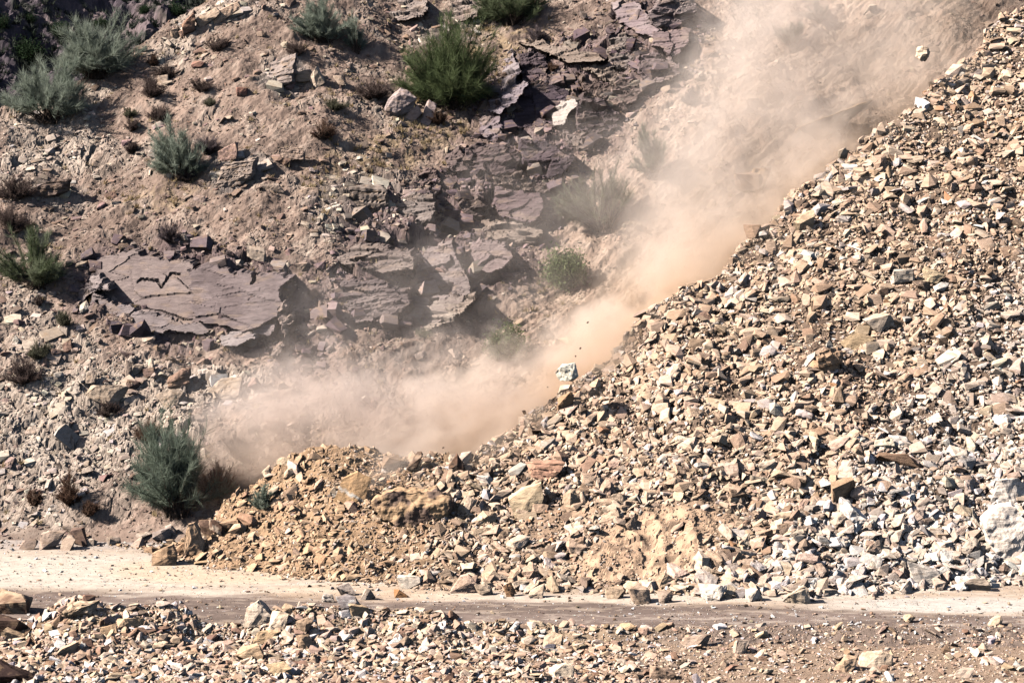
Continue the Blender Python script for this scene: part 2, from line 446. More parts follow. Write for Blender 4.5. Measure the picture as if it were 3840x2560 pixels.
# ---------------------------------------------------------------- stones
def hull(seed, slab=0.5, n=13):
    r = np.random.default_rng(seed)
    bm = bmesh.new()
    P = r.uniform(-1, 1, (n, 3))
    P = P / (np.abs(P).max(1, keepdims=True) ** 0.75)          # pushed out towards a box
    P *= np.array([1.0, r.uniform(.38, .78), slab]) * 0.5
    for p in P: bm.verts.new(p)
    res = bmesh.ops.convex_hull(bm, input=bm.verts)
    bmesh.ops.delete(bm, geom=[g for g in res['geom_interior'] if isinstance(g, bmesh.types.BMVert)], context='VERTS')
    bmesh.ops.triangulate(bm, faces=bm.faces)
    bm.verts.index_update()
    V = np.array([v.co[:] for v in bm.verts]); Fc = np.array([[v.index for v in f.verts] for f in bm.faces])
    bm.free()
    return V, Fc
PROTO = [hull(900 + i, s, n) for i, (s, n) in enumerate([(s, n) for s in (.16, .24, .34, .46, .62) for n in (14, 17, 20, 15, 24, 12)])]

def rot_mats(nrm, yaw, tilt, r):
    """frames whose z follows the slope normal plus a random tilt and whose x lies at the yaw angle in the slope"""
    n = nrm + r.normal(0, 1, nrm.shape) * tilt[:, None]
    n /= np.linalg.norm(n, axis=1, keepdims=True)
    t = np.stack([np.cos(yaw), np.sin(yaw), np.zeros_like(yaw)], 1)
    t -= n * (t * n).sum(1, keepdims=True); t /= np.linalg.norm(t, axis=1, keepdims=True)
    b = np.cross(n, t)
    return np.stack([t, b, n], 2)

def merge_stones(pos, R, size, colr, pid):
    Vs, Fs, Cs = [], [], []; off = 0
    for k in range(len(PROTO)):
        s = np.where(pid == k)[0]
        if not len(s): continue
        V, Fc = PROTO[k]
        v = np.einsum('nij,vj->nvi', R[s], V) * size[s][:, None, None] + pos[s][:, None, :]
        Vs.append(v.reshape(-1, 3)); Cs.append(np.repeat(colr[s], len(V), 0))
        f = Fc[None] + (np.arange(len(s)) * len(V))[:, None, None] + off
        Fs.append(f.reshape(-1, 3)); off += len(s) * len(V)
    return np.concatenate(Vs), np.concatenate(Fs), np.concatenate(Cs)

def palette(P, w, n, r, jit=.12):
    P = np.array(P); w = np.array(w, float); k = r.choice(len(P), n, p=w / w.sum())
    return np.clip(P[k] * (1 + r.normal(0, jit, (n, 1))) * (1 + r.normal(0, .03, (n, 3))), 0.01, .85), k

def detail_proto(k):
    V, Fc = PROTO[k]
    bm = bmesh.new(); vs = [bm.verts.new(v) for v in V]
    for f in Fc: bm.faces.new([vs[i] for i in f])
    for _ in range(3): bmesh.ops.subdivide_edges(bm, edges=bm.edges, cuts=1, use_grid_fill=True)
    bmesh.ops.triangulate(bm, faces=bm.faces); bm.normal_update(); bm.verts.index_update()
    V2 = np.array([v.co[:] for v in bm.verts]); N2 = np.array([v.normal[:] for v in bm.verts]); F2 = np.array([[v.index for v in f.verts] for f in bm.faces]); bm.free()
    d = fn3(V2, 3.5, k + .5) * .030 + fn3(V2, 11, k + 2.5) * .012
    h = V2[:, 2] * 9 + .6 * V2[:, 0]; d += (_hash(np.floor(h), np.zeros_like(h), k) - .5) * .018
    return V2 + N2 * d[:, None], F2

INDIV = []     # (kind, pos, R, size, colour, pid)
def scatter(name, n, xr, yr, keep, sizef, colf, yawf, tilt, sink, seed, ni=0, ikind=None, margin=60):
    r = np.random.default_rng(seed)
    x = r.uniform(*xr, n); y = r.uniform(*yr, n)
    z = zat(x, y)
    px, py, d = project(x, y, z)
    k = keep(x, y, z, px, py, r) & (px > -margin) & (px < 1024 + margin) & (py > -margin) & (py < 682 + margin)
    x, y, z, px, py, d = [q[k] for q in (x, y, z, px, py, d)]
    m = len(x)
    size = sizef(x, y, px, py, r); c = colf(x, y, px, py, r)
    R = rot_mats(normal_at(x, y), yawf(x, y, r), np.full(m, tilt), r)
    pid = r.integers(0, len(PROTO), m)
    pos = np.stack([x, y, z], 1) + R[:, :, 2] * (size * sink)[:, None]
    inside = (px > 6) & (px < 1018) & (py > 6) & (py < 676)
    if ni:
        order = np.argsort(-(size / d) * inside)[:ni]
        for q in order: INDIV.append((ikind, pos[q], R[q], size[q], c[q], int(pid[q]), px[q], py[q]))
        rest = np.ones(m, bool); rest[order] = False
    else: rest = np.ones(m, bool)
    V, Fc, Cc = merge_stones(pos[rest], R[rest], size[rest], c[rest], pid[rest])
    o = link(name, mesh_from(name, V, Fc, Cc), M_STONE)
    tag(o, kind='stuff')
    return o, m

TAN, CREAM, BUFF, BROWN, DARK, GREY, WHITE, RUST = (.45, .325, .235), (.63, .51, .40), (.53, .395, .285), (.27, .175, .12), (.12, .085, .07), (.47, .44, .42), (.74, .70, .65), (.38, .18, .08)

def scree_col(x, y, px, py, r):
    c, _ = palette([TAN, CREAM, BUFF, BROWN, DARK, GREY, WHITE, RUST], [28, 24, 22, 12, 3, 7, 3, 1], len(x), r)
    w, _ = palette([WHITE, GREY, CREAM, TAN, BROWN], [26, 18, 30, 16, 10], len(x), r)
    o, _ = palette([(.48, .33, .21), (.58, .42, .285), (.34, .22, .14), (.55, .45, .35)], [40, 30, 15, 15], len(x), r)
    pw = sstep(760, 1060, px + .8 * (py - 400)) * sstep(380, 560, py) * .85
    po = sstep(420, 300, px) * .85
    u = r.random(len(x)); c = np.where((u < pw)[:, None], w, c)
    u = r.random(len(x)); c = np.where((u < po)[:, None], o, c)
    dusty = np.where((px + .8 * (py - 400) > 900)[:, None], np.array([.60, .53, .46]), np.array([.55, .405, .285]))
    dusty = np.where((px < 430)[:, None], np.array([.52, .345, .21]), dusty)
    k = r.uniform(.15, .5, (len(x), 1)); return (c * (1 - k) + dusty * k) * np.array([1.02, .975, .955])
def scree_size(x, y, px, py, r):
    u = r.random(len(x))
    s = 0.138 * u ** -0.35 * np.exp(.42 * fbm((x * .8 + y * .3) * .35, (y - x * .4) * .16, 551, 3) + .22 * fbm(x * .7, y * .7, 555, 2))
    big = 1 + 0.55 * sstep(430, 590, py) * sstep(420, 700, px) - .42 * sstep(500, 340, px)
    fine = blob(px, py, [(650, 545, 85, 36, 20, 1), (560, 520, 45, 14, 25, .7)])
    return np.clip(s * big * (1 - .72 * fine), 0.04, 0.74)
def keep_scree(x, y, z, px, py, r):
    sb = scree_base(x, y)
    fine = blob(px, py, [(650, 545, 85, 36, 20, 1), (560, 520, 45, 14, 25, .7)])
    return ((sb > -0.12) | ((sb > -.42) & (hill_base(x, y) < -.2) & (r.random(len(x)) < .10 * (1 + sb * 1.8)))) & (sb > hill_base(x, y) - .15) & (y < scree_c(x)[1] + 2.5) & (r.random(len(x)) > .55 * fine)
def yaw_scree(x, y, r): return math.radians(38) + r.normal(0, .75, len(x))

scatter('scree_rubble', 150000, (-14, 26), (56.5, 92), keep_scree, scree_size, scree_col, yaw_scree, .55, .14, 11, ni=300, ikind='scree')

def berm_col(x, y, px, py, r):
    c, _ = palette([CREAM, TAN, WHITE, BROWN, (.54, .405, .28), GREY], [34, 30, 7, 12, 16, 4], len(x), r)
    return c * np.array([1.02, .96, .95])
def berm_size(x, y, px, py, r):
    return np.clip(0.062 * r.random(len(x)) ** -0.45 * (1 - .35 * sstep(1, 6, x)) * (1 + .3 * sstep(-1, -6, x)) * np.exp(.4 * fbm(x * .6, y * .9, 561, 3)), .03, .40)
def keep_berm(x, y, z, px, py, r):
    lim = 1 - .62 * sstep(1, 6, x)
    return (berm_base(x, y) > -.2 - 8 * (y < 53)) & (y < 54.6) & (r.random(len(x)) < lim)
scatter('berm_rubble', 60000, (-17, 17), (47.5, 54.6), keep_berm, berm_size, berm_col, lambda x, y, r: r.normal(.5, 1.0, len(x)), .5, .16, 13, ni=130, ikind='berm')

def hill_col(x, y, px, py, r):
    n = len(x)
    a, _ = palette([(.25, .17, .13), (.40, .31, .24), (.18, .125, .10), (.50, .40, .32), (.30, .20, .18)], [34, 26, 20, 10, 10], n, r)
    p, _ = palette([(.15, .105, .105), (.22, .16, .15), (.10, .07, .07), (.33, .25, .21)], [40, 30, 20, 10], n, r)
    w, _ = palette([(.50, .41, .33), (.40, .31, .25), (.28, .21, .17)], [45, 35, 20], n, r)
    s, _ = palette([(.42, .30, .22), (.52, .40, .30), (.32, .22, .17)], [45, 35, 20], n, r)
    u = r.random(n); a = np.where((u < blob(px, py, PALE))[:, None], w, a)
    u = r.random(n); a = np.where((u < blob(px, py, SANDY) * .8)[:, None], s, a)
    u = r.random(n); return np.where((u < blob(px, py, ROCK) * .85)[:, None], p, a)
def hill_size(x, y, px, py, r):
    s = 0.045 * r.random(len(x)) ** -0.45
    m = 1 + .5 * blob(px, py, ROCK) + .35 * blob(px, py, PALE) - .3 * blob(px, py, SANDY)
    return np.clip(s * m, .03, .55)
def keep_hill(x, y, z, px, py, r):
    hb = hill_base(x, y)
    d = -0.595 * (x + 23) + 0.802 * (y - 85.7)
    dens = 0.35 + .65 * sstep(-.3, .4, fbm(x * .45, y * .45, 501, 3)) + .4 * blob(px, py, ROCK) + .4 * blob(px, py, PALE)
    return (hb > .02) & (hb > scree_base(x, y)) & (d < .6) & (r.random(len(x)) < dens)
scatter('hillside_rubble', 150000, (-29, 27), (64.5, 100), keep_hill, hill_size, hill_col, lambda x, y, r: r.normal(.45, .7, len(x)), .35, .12, 17, ni=160, ikind='hill')

# angular blocks broken out of the bedrock, flat plates on the pale ledges
def boxhull(seed, th):
    r = np.random.default_rng(seed + 5); bm = bmesh.new()
    for a in (-1, 1):
        for b in (-1, 1):
            for c_ in (-1, 1):
                p = np.array([a, b * .75, c_ * th]) * .5 * r.uniform(.5, 1.0, 3)
                bm.verts.new(p)
    for _ in range(2): bm.verts.new(np.array([r.uniform(-.5, .5), r.uniform(-.4, .4), th * .56 * r.choice([-1, 1])]))
    bmesh.ops.convex_hull(bm, input=bm.verts); bmesh.ops.triangulate(bm, faces=bm.faces); bm.verts.index_update()
    V = np.array([v.co[:] for v in bm.verts]); Fc = np.array([[v.index for v in f.verts] for f in bm.faces]); bm.free()
    return V, Fc
ROUND = PROTO
PROTO = [boxhull(300 + i, t) for i, t in enumerate([.35, .5, .6, .8, .45, .7, .9, .3, .55, .4])]
scatter('bedrock_blocks', 80000, (-29, 12), (64.5, 100),
        lambda x, y, z, px, py, r: (hill_base(x, y) > .1) & (hill_base(x, y) > scree_base(x, y)) & (r.random(len(x)) < (1 - blob(px, py, [(180, 298, 115, 40, -4, 1)])) * blob(px, py, ROCK) * .55 * sstep(-.35, .25, fbm(x * .8, y * .8, 531, 3))),
        lambda x, y, px, py, r: np.clip(.13 * r.random(len(x)) ** -.47 * (1 + .5 * blob(px, py, [(545, 140, 80, 85, 10, 1)])), .07, .92),
        lambda x, y, px, py, r: palette([(.105, .076, .080), (.155, .115, .115), (.22, .165, .15), (.075, .055, .055), (.30, .235, .20)], [28, 30, 22, 8, 12], len(x), r)[0],
        lambda x, y, r: r.normal(.15, .6, len(x)), .34, .16, 23)
PROTO = [boxhull(330 + i, t) for i, t in enumerate([.14, .2, .26, .18, .3, .12, .22, .4])]
scatter('ledge_plates', 60000, (-29, 12), (64.5, 100),
        lambda x, y, z, px, py, r: (hill_base(x, y) > .1) & (hill_base(x, y) > scree_base(x, y)) & (r.random(len(x)) < blob(px, py, PALE) * .26 * sstep(-.4, .3, fbm(x * .7, y * .7, 533, 3)) + blob(px, py, LAYER) * .3),
        lambda x, y, px, py, r: np.clip(.15 * r.random(len(x)) ** -.45, .08, .95),
        lambda x, y, px, py, r: palette([(.50, .41, .33), (.58, .48, .395), (.38, .30, .24), (.44, .38, .35)], [36, 28, 22, 14], len(x), r)[0],
        lambda x, y, r: r.normal(.2, .5, len(x)), .16, .03, 29)
PROTO = ROUND
# gravel on the road
def road_keep(x, y, z, px, py, r):
    sb = scree_base(x, y)
    p = .10 + .55 * sstep(-1.6, -.2, sb * 2) + .5 * sstep(55.4, 54.2, y) * (x > 4) + .3 * (k1s(x, y) > .25) + .7 * sstep(63.5, 65.2, y)
    return (np.maximum(np.maximum(sb, hill_base(x, y)), berm_base(x, y)) < .04) & (r.random(len(x)) < p)
def k1s(x, y): return fbm(x * .3, y * 2.0, 521, 3)
scatter('road_gravel', 60000, (-20, 17), (52.5, 66.5), road_keep, lambda x, y, px, py, r: np.clip(.018 * r.random(len(x)) ** -.5, .015, .16),
        lambda x, y, px, py, r: palette([GREY, TAN, BROWN, WHITE, DARK], [25, 30, 20, 15, 10], len(x), r)[0], lambda x, y, r: r.uniform(0, 6.28, len(x)), .4, .18, 19)
#@@NEXT

# ---------------------------------------------------------------- single boulders
from mathutils import noise as mn
def fn3(V, f, seed, octv=3):
    out = np.empty(len(V))
    for i, p in enumerate(V):
        out[i] = mn.fractal(Vector((p[0] * f + seed * 3.1, p[1] * f - seed, p[2] * f + 7.7)), 1.0, 2.0, octv)
    return out

def boulder_mesh(name, seed, dims, n=11, cuts=3, rough=.035, strata=0, sdir=(0.1, 0.1, 1), colr=TAN, col2=None, stripe=None, square=.45, pts=None, ball=False):
    r = np.random.default_rng(seed)
    bm = bmesh.new()
    if ball:
        P = r.normal(0, 1, (30, 3)); P /= np.linalg.norm(P, axis=1, keepdims=True); P *= r.uniform(.85, 1.05, (30, 1))
    elif pts is None:
        P = r.uniform(-1, 1, (n, 3)); P = P / (np.abs(P).max(1, keepdims=True) ** square)
        corners = np.array([[a, b, c] for a in (-1, 1) for b in (-1, 1) for c in (-1, 1)], float) * r.uniform(.35, .98, (8, 3))
        P = np.concatenate([P, corners[r.permutation(8)[:(6 if square > .8 else 3)]]])
        sh = r.uniform(-.45, .45, 2); P[:, 0] += sh[0] * P[:, 2]; P[:, 1] += sh[1] * P[:, 2]
    else:       # front outline (x, z) pushed back for the rear
        P = []
        for (a, c) in pts:
            P += [(a, -1 + r.uniform(0, .35), c), (a * .9 + r.uniform(-.1, .1), 1 - r.uniform(0, .3), c * .9 + r.uniform(-.08, .08))]
        cx = np.mean([p[0] for p in pts]); cz = np.mean([p[1] for p in pts])
        P.append((cx + r.uniform(-.2, .2), -1.15, cz + r.uniform(-.2, .2)))
        P = np.array(P, float)
    lo, hi = P.min(0), P.max(0); P = (P - (lo + hi) / 2) / (hi - lo)
    P = P * np.array(dims)
    for p in P: bm.verts.new(p)
    res = bmesh.ops.convex_hull(bm, input=bm.verts)
    bmesh.ops.delete(bm, geom=[g for g in res['geom_interior'] if isinstance(g, bmesh.types.BMVert)], context='VERTS')
    bmesh.ops.triangulate(bm, faces=bm.faces)
    for _ in range(cuts): bmesh.ops.subdivide_edges(bm, edges=bm.edges, cuts=1, use_grid_fill=True)
    bmesh.ops.triangulate(bm, faces=bm.faces)
    bm.normal_update(); bm.verts.index_update()
    V = np.array([v.co[:] for v in bm.verts]); Nn = np.array([v.normal[:] for v in bm.verts])
    Fc = np.array([[v.index for v in f.verts] for f in bm.faces]); bm.free()
    S = float(np.mean(dims)); q = V / S
    dn = fn3(q, 2.2, seed) * rough * S + fn3(q, 7, seed + 3) * rough * .35 * S
    sd = np.array(sdir, float); sd /= np.linalg.norm(sd)
    h = q @ sd + .04 * fn3(q, 2, seed + 9)
    if strata:
        t = h * strata; ft = t - np.floor(t)
        dn += (_hash(np.floor(t), np.zeros_like(t), seed) - .6) * rough * 1.3 * S - (1 - sstep(0, .16, ft)) * rough * .9 * S
    V = V + Nn * dn[:, None]
    c = np.repeat(np.array([colr], float), len(V), 0)
    if col2 is not None:
        t = sstep(-.05, .2, fn3(q, 2.5, seed + 20)); c = c * (1 - t[:, None]) + np.array(col2)[None] * t[:, None]
    if stripe is not None:
        z = V[:, 2] / dims[2]; t = (np.abs(z - stripe[0] + .05 * q[:, 0]) < stripe[1]).astype(float)
        c = c * (1 - t[:, None]) + np.array(stripe[2])[None] * t[:, None]
    return mesh_from(name, V, Fc, c)

LAND = []    # named landmarks used when describing the many smaller stones
def boulder(name, label, cat, cx, cy, w, h, dr=.7, roll=0, yaw=0, pitch=0, seed=1, group=None, at=.38, lift=0.0, mark=None, t=None, **kw):
    if t is None:
        P = hit(cx, cy + h * at); dist = (P - Vector((0, 0, CAM_Z))).length
    else: dist = t
    ctr = Vector((0, 0, CAM_Z)) + ray(cx, cy) * dist
    s = dist / FPX
    kw['colr'] = tuple(min(.85, a_ * b_) for a_, b_ in zip(kw.get('colr', TAN), (1.10, 1.0, .91)))
    o = link(name, boulder_mesh(name, seed, (w * s, min(w, h) * s * dr if h < w * 2 else w * s * dr, h * s), **kw), M_STONE)
    ctr = ctr + Vector((0, min(w, h) * s * dr * -.12, lift))
    o.location = ctr
    o.rotation_euler = Euler((math.radians(pitch), math.radians(roll), math.radians(yaw)), 'XYZ')
    tag(o, label, cat, group)
    LAND.append((mark, cx, cy)) if mark else None
    return o
def P2(*q): return [v * 1024 / 2352 for v in q]      # from the 2352 wide view of the photograph
def b2(name, label, cat, cx, cy, w, h, **kw):
    return boulder(name, label, cat, *P2(cx, cy, w, h), **kw)

DK = (.10, .07, .055)
G = 'boulders on the rubble pile'
b2('boulder', 'huge layered tan boulder with dark undercut right side on the rubble pile', 'boulder', 950, 1160, 182, 86, dr=1.0, seed=41, cuts=5, rough=.08, colr=(.46, .33, .215), col2=(.17, .115, .09), roll=3, group=G, mark='the huge layered boulder', at=.3,  # dark second colour stands in for the shade on its right half
   pts=[(-1, .2), (-.75, -.55), (-.3, -.95), (.55, -1), (.85, -.4), (1, .5), (.6, .95), (-.5, .9)])
b2('boulder', 'large tilted ochre slab with a white vein, left of the huge layered boulder', 'boulder', 812, 1122, 66, 88, dr=.5, seed=42, roll=24, colr=(.55, .375, .22), stripe=(-.12, .035, (.72, .66, .58)), group=G, mark='the tilted ochre slab', pts=[(-.7, -.9), (.5, -1), (.95, -.2), (.8, .95), (-.1, 1), (-.8, .3)])
b2('boulder', 'cream diamond-shaped slab standing in the rubble right of the huge layered boulder', 'boulder', 1207, 1146, 78, 90, dr=.45, seed=43, roll=8, colr=(.66, .54, .38), rough=.025, group=G, mark='the cream diamond-shaped slab', pts=[(-1, -.1), (-.45, -1), (.35, -.9), (.9, -.3), (1, .3), (.75, 1), (-.2, .6)])
b2('boulder', 'broad pinkish tan block high on the pile above the cream diamond-shaped slab', 'boulder', 1252, 1078, 88, 44, dr=.8, seed=44, roll=-3, strata=4, rough=.05, colr=(.45, .28, .21), group=G, mark='the broad pinkish block')
b2('boulder', 'dark brown knob with a rounded top, middle of three on the pile crest', 'boulder', 953, 1055, 38, 42, dr=.9, seed=45, colr=DK, col2=(.30, .21, .15), group='dark rocks on the pile crest', at=.5, mark='the dark knobs on the crest')
b2('boulder', 'dark brown pointed rock, right one of three on the pile crest', 'boulder', 1048, 1060, 44, 42, dr=.9, seed=46, colr=(.16, .10, .075), col2=DK, group='dark rocks on the pile crest', at=.5, pts=[(-1, -.8), (0, -1), (1, -.7), (.6, .2), (.15, 1), (-.35, .4)])
b2('boulder', 'low grey brown rock, left one of three on the pile crest', 'boulder', 900, 1058, 46, 30, dr=.8, seed=47, colr=(.26, .20, .16), group='dark rocks on the pile crest', at=.5)
b2('boulder', 'upright pointed tan rock standing at the left toe of the pile', 'boulder', 447, 1232, 48, 74, dr=.9, seed=48, colr=(.50, .36, .25), rough=.06, at=.46, group='boulders at the left toe', mark='the upright pointed rock at the left toe', pts=[(-.9, -1), (.9, -.95), (1, -.3), (.5, .4), (.1, 1), (-.35, .9), (-.7, 0)])
b2('boulder', 'squat tan boulder with a dark horn at the far left tip of the pile', 'boulder', 381, 1271, 58, 50, dr=.9, seed=49, colr=(.52, .37, .25), col2=(.36, .23, .14), at=.46, group='boulders at the left toe', pts=[(-1, -.9), (.9, -1), (1, 0), (.6, 1), (.3, .9), (-.2, .1), (-.95, .2)])
b2('boulder', 'low rounded rock between the squat boulder and the upright pointed rock', 'boulder', 418, 1256, 34, 34, seed=50, colr=(.40, .27, .18), at=.46, group='boulders at the left toe')
b2('boulder', 'dark blocky rock behind the upright pointed rock', 'boulder', 474, 1212, 36, 38, seed=51, colr=(.17, .115, .09), at=.4, group='boulders at the left toe')
b2('boulder', 'dark rock with a pale top wedged beside the round tan boulder', 'boulder', 500, 1208, 38, 36, seed=52, colr=(.14, .09, .07), col2=(.42, .32, .24), at=.4, group='boulders at the left toe')
b2('boulder', 'round topped tan boulder at the left edge of the orange rubble', 'boulder', 524, 1205, 46, 40, seed=53, colr=(.42, .29, .20), at=.4, group='boulders at the left toe')
b2('boulder', 'giant white bulbous boulder at the right edge of the scree', 'boulder', 2306, 1222, 96, 134, dr=.9, seed=54, cuts=4, roll=-14, colr=(.76, .71, .66), rough=.06, at=.3, group=G, mark='the giant white boulder', pts=[(-.4, -1), (.1, -1), (.7, -.5), (1, .3), (.6, .9), (-.2, 1), (-1, .6), (-.9, -.1)])
b2('boulder', 'big white rock high above the giant white boulder', 'boulder', 2318, 1125, 90, 60, dr=.8, seed=55, colr=(.72, .68, .64), rough=.06, group=G, mark='the big white rock at the right edge')
b2('boulder', 'pale block with dark vertical cracks on its right end, at the foot of the scree', 'boulder', 1828, 1362, 62, 46, dr=.9, seed=56, at=.46, strata=3, sdir=(1, 0, .2), colr=(.74, .63, .50), group='boulders along the foot of the scree', mark='the cracked pale block at the foot')
b2('boulder', 'flat white boulder with dark veins at the foot of the scree', 'boulder', 1638, 1358, 68, 38, dr=.9, seed=57, at=.46, strata=5, colr=(.74, .69, .62), group='boulders along the foot of the scree', mark='the flat white boulder at the foot')
b2('boulder', 'squared pale block beside the flat white boulder at the foot of the scree', 'boulder', 1732, 1364, 40, 30, dr=.9, seed=58, at=.46, colr=(.66, .58, .50), square=1, group='boulders along the foot of the scree')
b2('boulder', 'blocky brownish boulder with a dark right face at the foot of the scree', 'boulder', 1468, 1362, 56, 44, dr=1, seed=59, at=.46, colr=(.47, .37, .29), group='boulders along the foot of the scree', mark='the blocky brown boulder at the foot')
b2('boulder', 'small dark boulder right of the blocky brownish one at the foot', 'boulder', 1527, 1370, 36, 28, seed=60, at=.46, colr=(.36, .29, .24), group='boulders along the foot of the scree')
b2('boulder', 'square tan boulder left of the blocky brownish one at the foot', 'boulder', 1414, 1358, 46, 30, seed=61, at=.46, colr=(.56, .44, .33), group='boulders along the foot of the scree')
b2('boulder', 'pale grey white boulder between two dark ones, right foot of the scree', 'boulder', 1965, 1340, 60, 40, seed=62, at=.46, colr=(.58, .52, .47), strata=3, group='boulders along the foot of the scree')
b2('boulder', 'broad white boulder set back above the right foot of the scree', 'boulder', 2120, 1312, 82, 60, seed=63, at=.4, colr=(.74, .69, .63), group='boulders along the foot of the scree', mark='the broad white boulder')
b2('boulder', 'rounded cream boulder at the far right foot of the scree', 'boulder', 2245, 1340, 60, 34, seed=64, at=.46, colr=(.62, .53, .44), group='boulders along the foot of the scree')
b2('boulder', 'pink cream triangular boulder on the road at the pile foot', 'boulder', 1066, 1338, 66, 46, seed=65, at=.46, colr=(.60, .46, .37), group='boulders along the foot of the scree', mark='the triangular pinkish boulder', pts=[(-1, -.8), (1, -1), (.9, .1), (.3, 1), (-.3, .8)])
b2('boulder', 'rounded cream boulder touching the triangular pinkish boulder', 'boulder', 1112, 1352, 46, 28, seed=66, at=.46, colr=(.60, .49, .38), group='boulders along the foot of the scree')
b2('boulder', 'cream boulder tilted forward onto the road below the pile', 'boulder', 1235, 1358, 44, 28, seed=67, at=.46, roll=-18, colr=(.62, .51, .40), group='boulders along the foot of the scree', mark='the tilted cream boulder')
b2('boulder', 'stack-like rusty brown block at the foot of the pile', 'boulder', 1172, 1352, 30, 34, seed=68, at=.46, strata=3, colr=(.36, .22, .13), group='boulders along the foot of the scree')
b2('boulder', 'flat white slab rock at the foot of the pile left of the triangular boulder', 'boulder', 942, 1335, 60, 30, seed=69, at=.46, colr=(.66, .60, .52), group='boulders along the foot of the scree')
b2('boulder', 'big brown-flanked boulder in the lower right scree', 'boulder', 1932, 1125, 74, 70, dr=.9, seed=70, roll=-25, colr=(.44, .32, .22), group=G, mark='the big brown-flanked boulder')
b2('boulder', 'white blocky boulder below the big brown-flanked one', 'boulder', 1960, 1172, 66, 66, seed=71, colr=(.70, .68, .66), rough=.08, group=G)
b2('boulder', 'long dark ledge-like slab in the right of the scree', 'boulder', 2068, 1052, 110, 30, dr=1.2, seed=72, roll=6, colr=(.24, .165, .12), group=G, mark='the long dark slab')
b2('boulder', 'long buff slab rising up the scree, lit on its left side', 'boulder', 1967, 778, 70, 42, dr=.8, seed=73, roll=-35, colr=(.58, .45, .30), group=G, mark='the long buff slab mid scree')
b2('boulder', 'grey white blocky rock right of the long buff slab', 'boulder', 2020, 740, 66, 40, dr=.8, seed=74, roll=-20, colr=(.52, .45, .38), group=G)
b2('boulder', 'layered brown block with three dark grooves mid scree', 'boulder', 1905, 825, 72, 58, dr=.8, seed=75, roll=-20, strata=4, rough=.08, colr=(.42, .30, .21), group=G, mark='the grooved brown block')
b2('boulder', 'pale triangular slab in the upper middle of the scree', 'boulder', 2142, 630, 52, 38, dr=.6, seed=76, colr=(.66, .54, .38), group=G, mark='the pale triangular slab', pts=[(-1, .4), (-.6, -.8), (.3, -1), (1, 0), (.2, .5), (-.8, 1)])
b2('boulder', 'white fractured rock left of the pale triangular slab', 'boulder', 2072, 636, 58, 40, seed=77, colr=(.62, .56, .49), group=G)
b2('boulder', 'cream slab lying high on the scree below the buried ledge', 'boulder', 1850, 640 - 130, 60, 40, seed=78, roll=-30, colr=(.60, .47, .34), group=G)
b2('boulder', 'long buried ochre slab lying up the gully in the dust', 'slab', 1888, 294, 250, 44, dr=1.0, seed=79, roll=-21, cuts=4, colr=(.44, .31, .20), rough=.03, at=.2, group=G, mark='the long buried ochre slab')
b2('boulder', 'dusty pinkish boulder on the crest below the long buried ochre slab', 'boulder', 1722, 560 - 145, 68, 46, seed=80, colr=(.46, .34, .27), roll=-12, group=G)
b2('boulder', 'brown grey boulder on the scree crest against the thickest dust', 'boulder', 1728, 532, 40, 34, seed=81, colr=(.38, .27, .2), group=G)
b2('boulder', 'pale blocky rock showing through the dust above the crest', 'boulder', 1738, 412, 66, 50, seed=82, colr=(.50, .36, .24), rough=.09, group=G)
b2('boulder', 'orange-brown leaning slab on the crest below the bouncing white boulder', 'boulder', 1296, 925, 60, 40, seed=83, roll=-38, colr=(.38, .25, .16), group=G)
# in the air
b2('falling_rock', 'white rounded boulder bouncing on the crest in front of the dust', 'falling rock', 1302, 853, 54, 42, dr=1.0, seed=84, ball=True, rough=.07, colr=(.84, .77, .68), t=66.5, group='rocks falling through the dust', mark='the bouncing white boulder')
b2('falling_rock', 'big white boulder flying near the top right through the dust', 'falling rock', 2118, 124, 34, 32, dr=1.0, seed=85, ball=True, rough=.11, colr=(.72, .60, .48), t=82.5, group='rocks falling through the dust')
for k, (x, y, w, lab) in enumerate([(1204, 946, 11, 'small dark rock flying off the crest below the bouncing white boulder'), (1350, 740, 5, 'tiny dark rock in the air high over the bouncing boulder'),
        (1333, 799, 5, 'tiny dark rock in the air straight above the bouncing boulder'), (1322, 817, 4, 'tiny dark chip just above the bouncing boulder'), (1018, 1027, 5, 'tiny black rock in the air above the dark knobs on the crest'),
        (1258, 888, 3, 'tiny chip left of the bouncing boulder')]):
    b2('falling_rock', lab, 'falling rock', x, y, w, w * .95, seed=90 + k, cuts=1, colr=DK, at=3.0, t=66 + k * .3, group='rocks falling through the dust')
# on the road and the near bank
GR = 'rocks lying on the road'
b2('road_rock', 'round tan rock alone on the right part of the road', 'rock', 2088, 1418, 27, 20, dr=1, seed=101, ball=True, at=.48, colr=(.55, .43, .31), group=GR)
b2('road_rock', 'angular tan rock alone near the right end of the road', 'rock', 2284, 1424, 32, 24, dr=1, seed=102, at=.48, colr=(.52, .42, .32), group=GR, pts=[(-1, -1), (.7, -1), (1, .4), (.7, 1), (-.3, .4)])
b2('road_rock', 'small rust-orange block on the road', 'rock', 922, 1361, 34, 20, seed=103, at=.48, square=1, colr=(.36, .20, .10), group=GR)
b2('road_rock', 'bluish dark rock with a white left side, in the cluster by the berm', 'rock', 801, 1382, 58, 40, seed=104, at=.46, colr=(.26, .24, .25), col2=(.62, .58, .54), group=GR, mark='the bluish dark rock by the berm')
b2('road_rock', 'tan boulder in front of the bluish dark rock', 'rock', 829, 1401, 56, 36, seed=105, at=.4, colr=(.50, .38, .26), group=GR)
b2('road_rock', 'small white rock with a black crack, left of the bluish dark rock', 'rock', 753, 1370, 32, 24, seed=106, at=.48, strata=2, colr=(.68, .63, .58), group=GR)
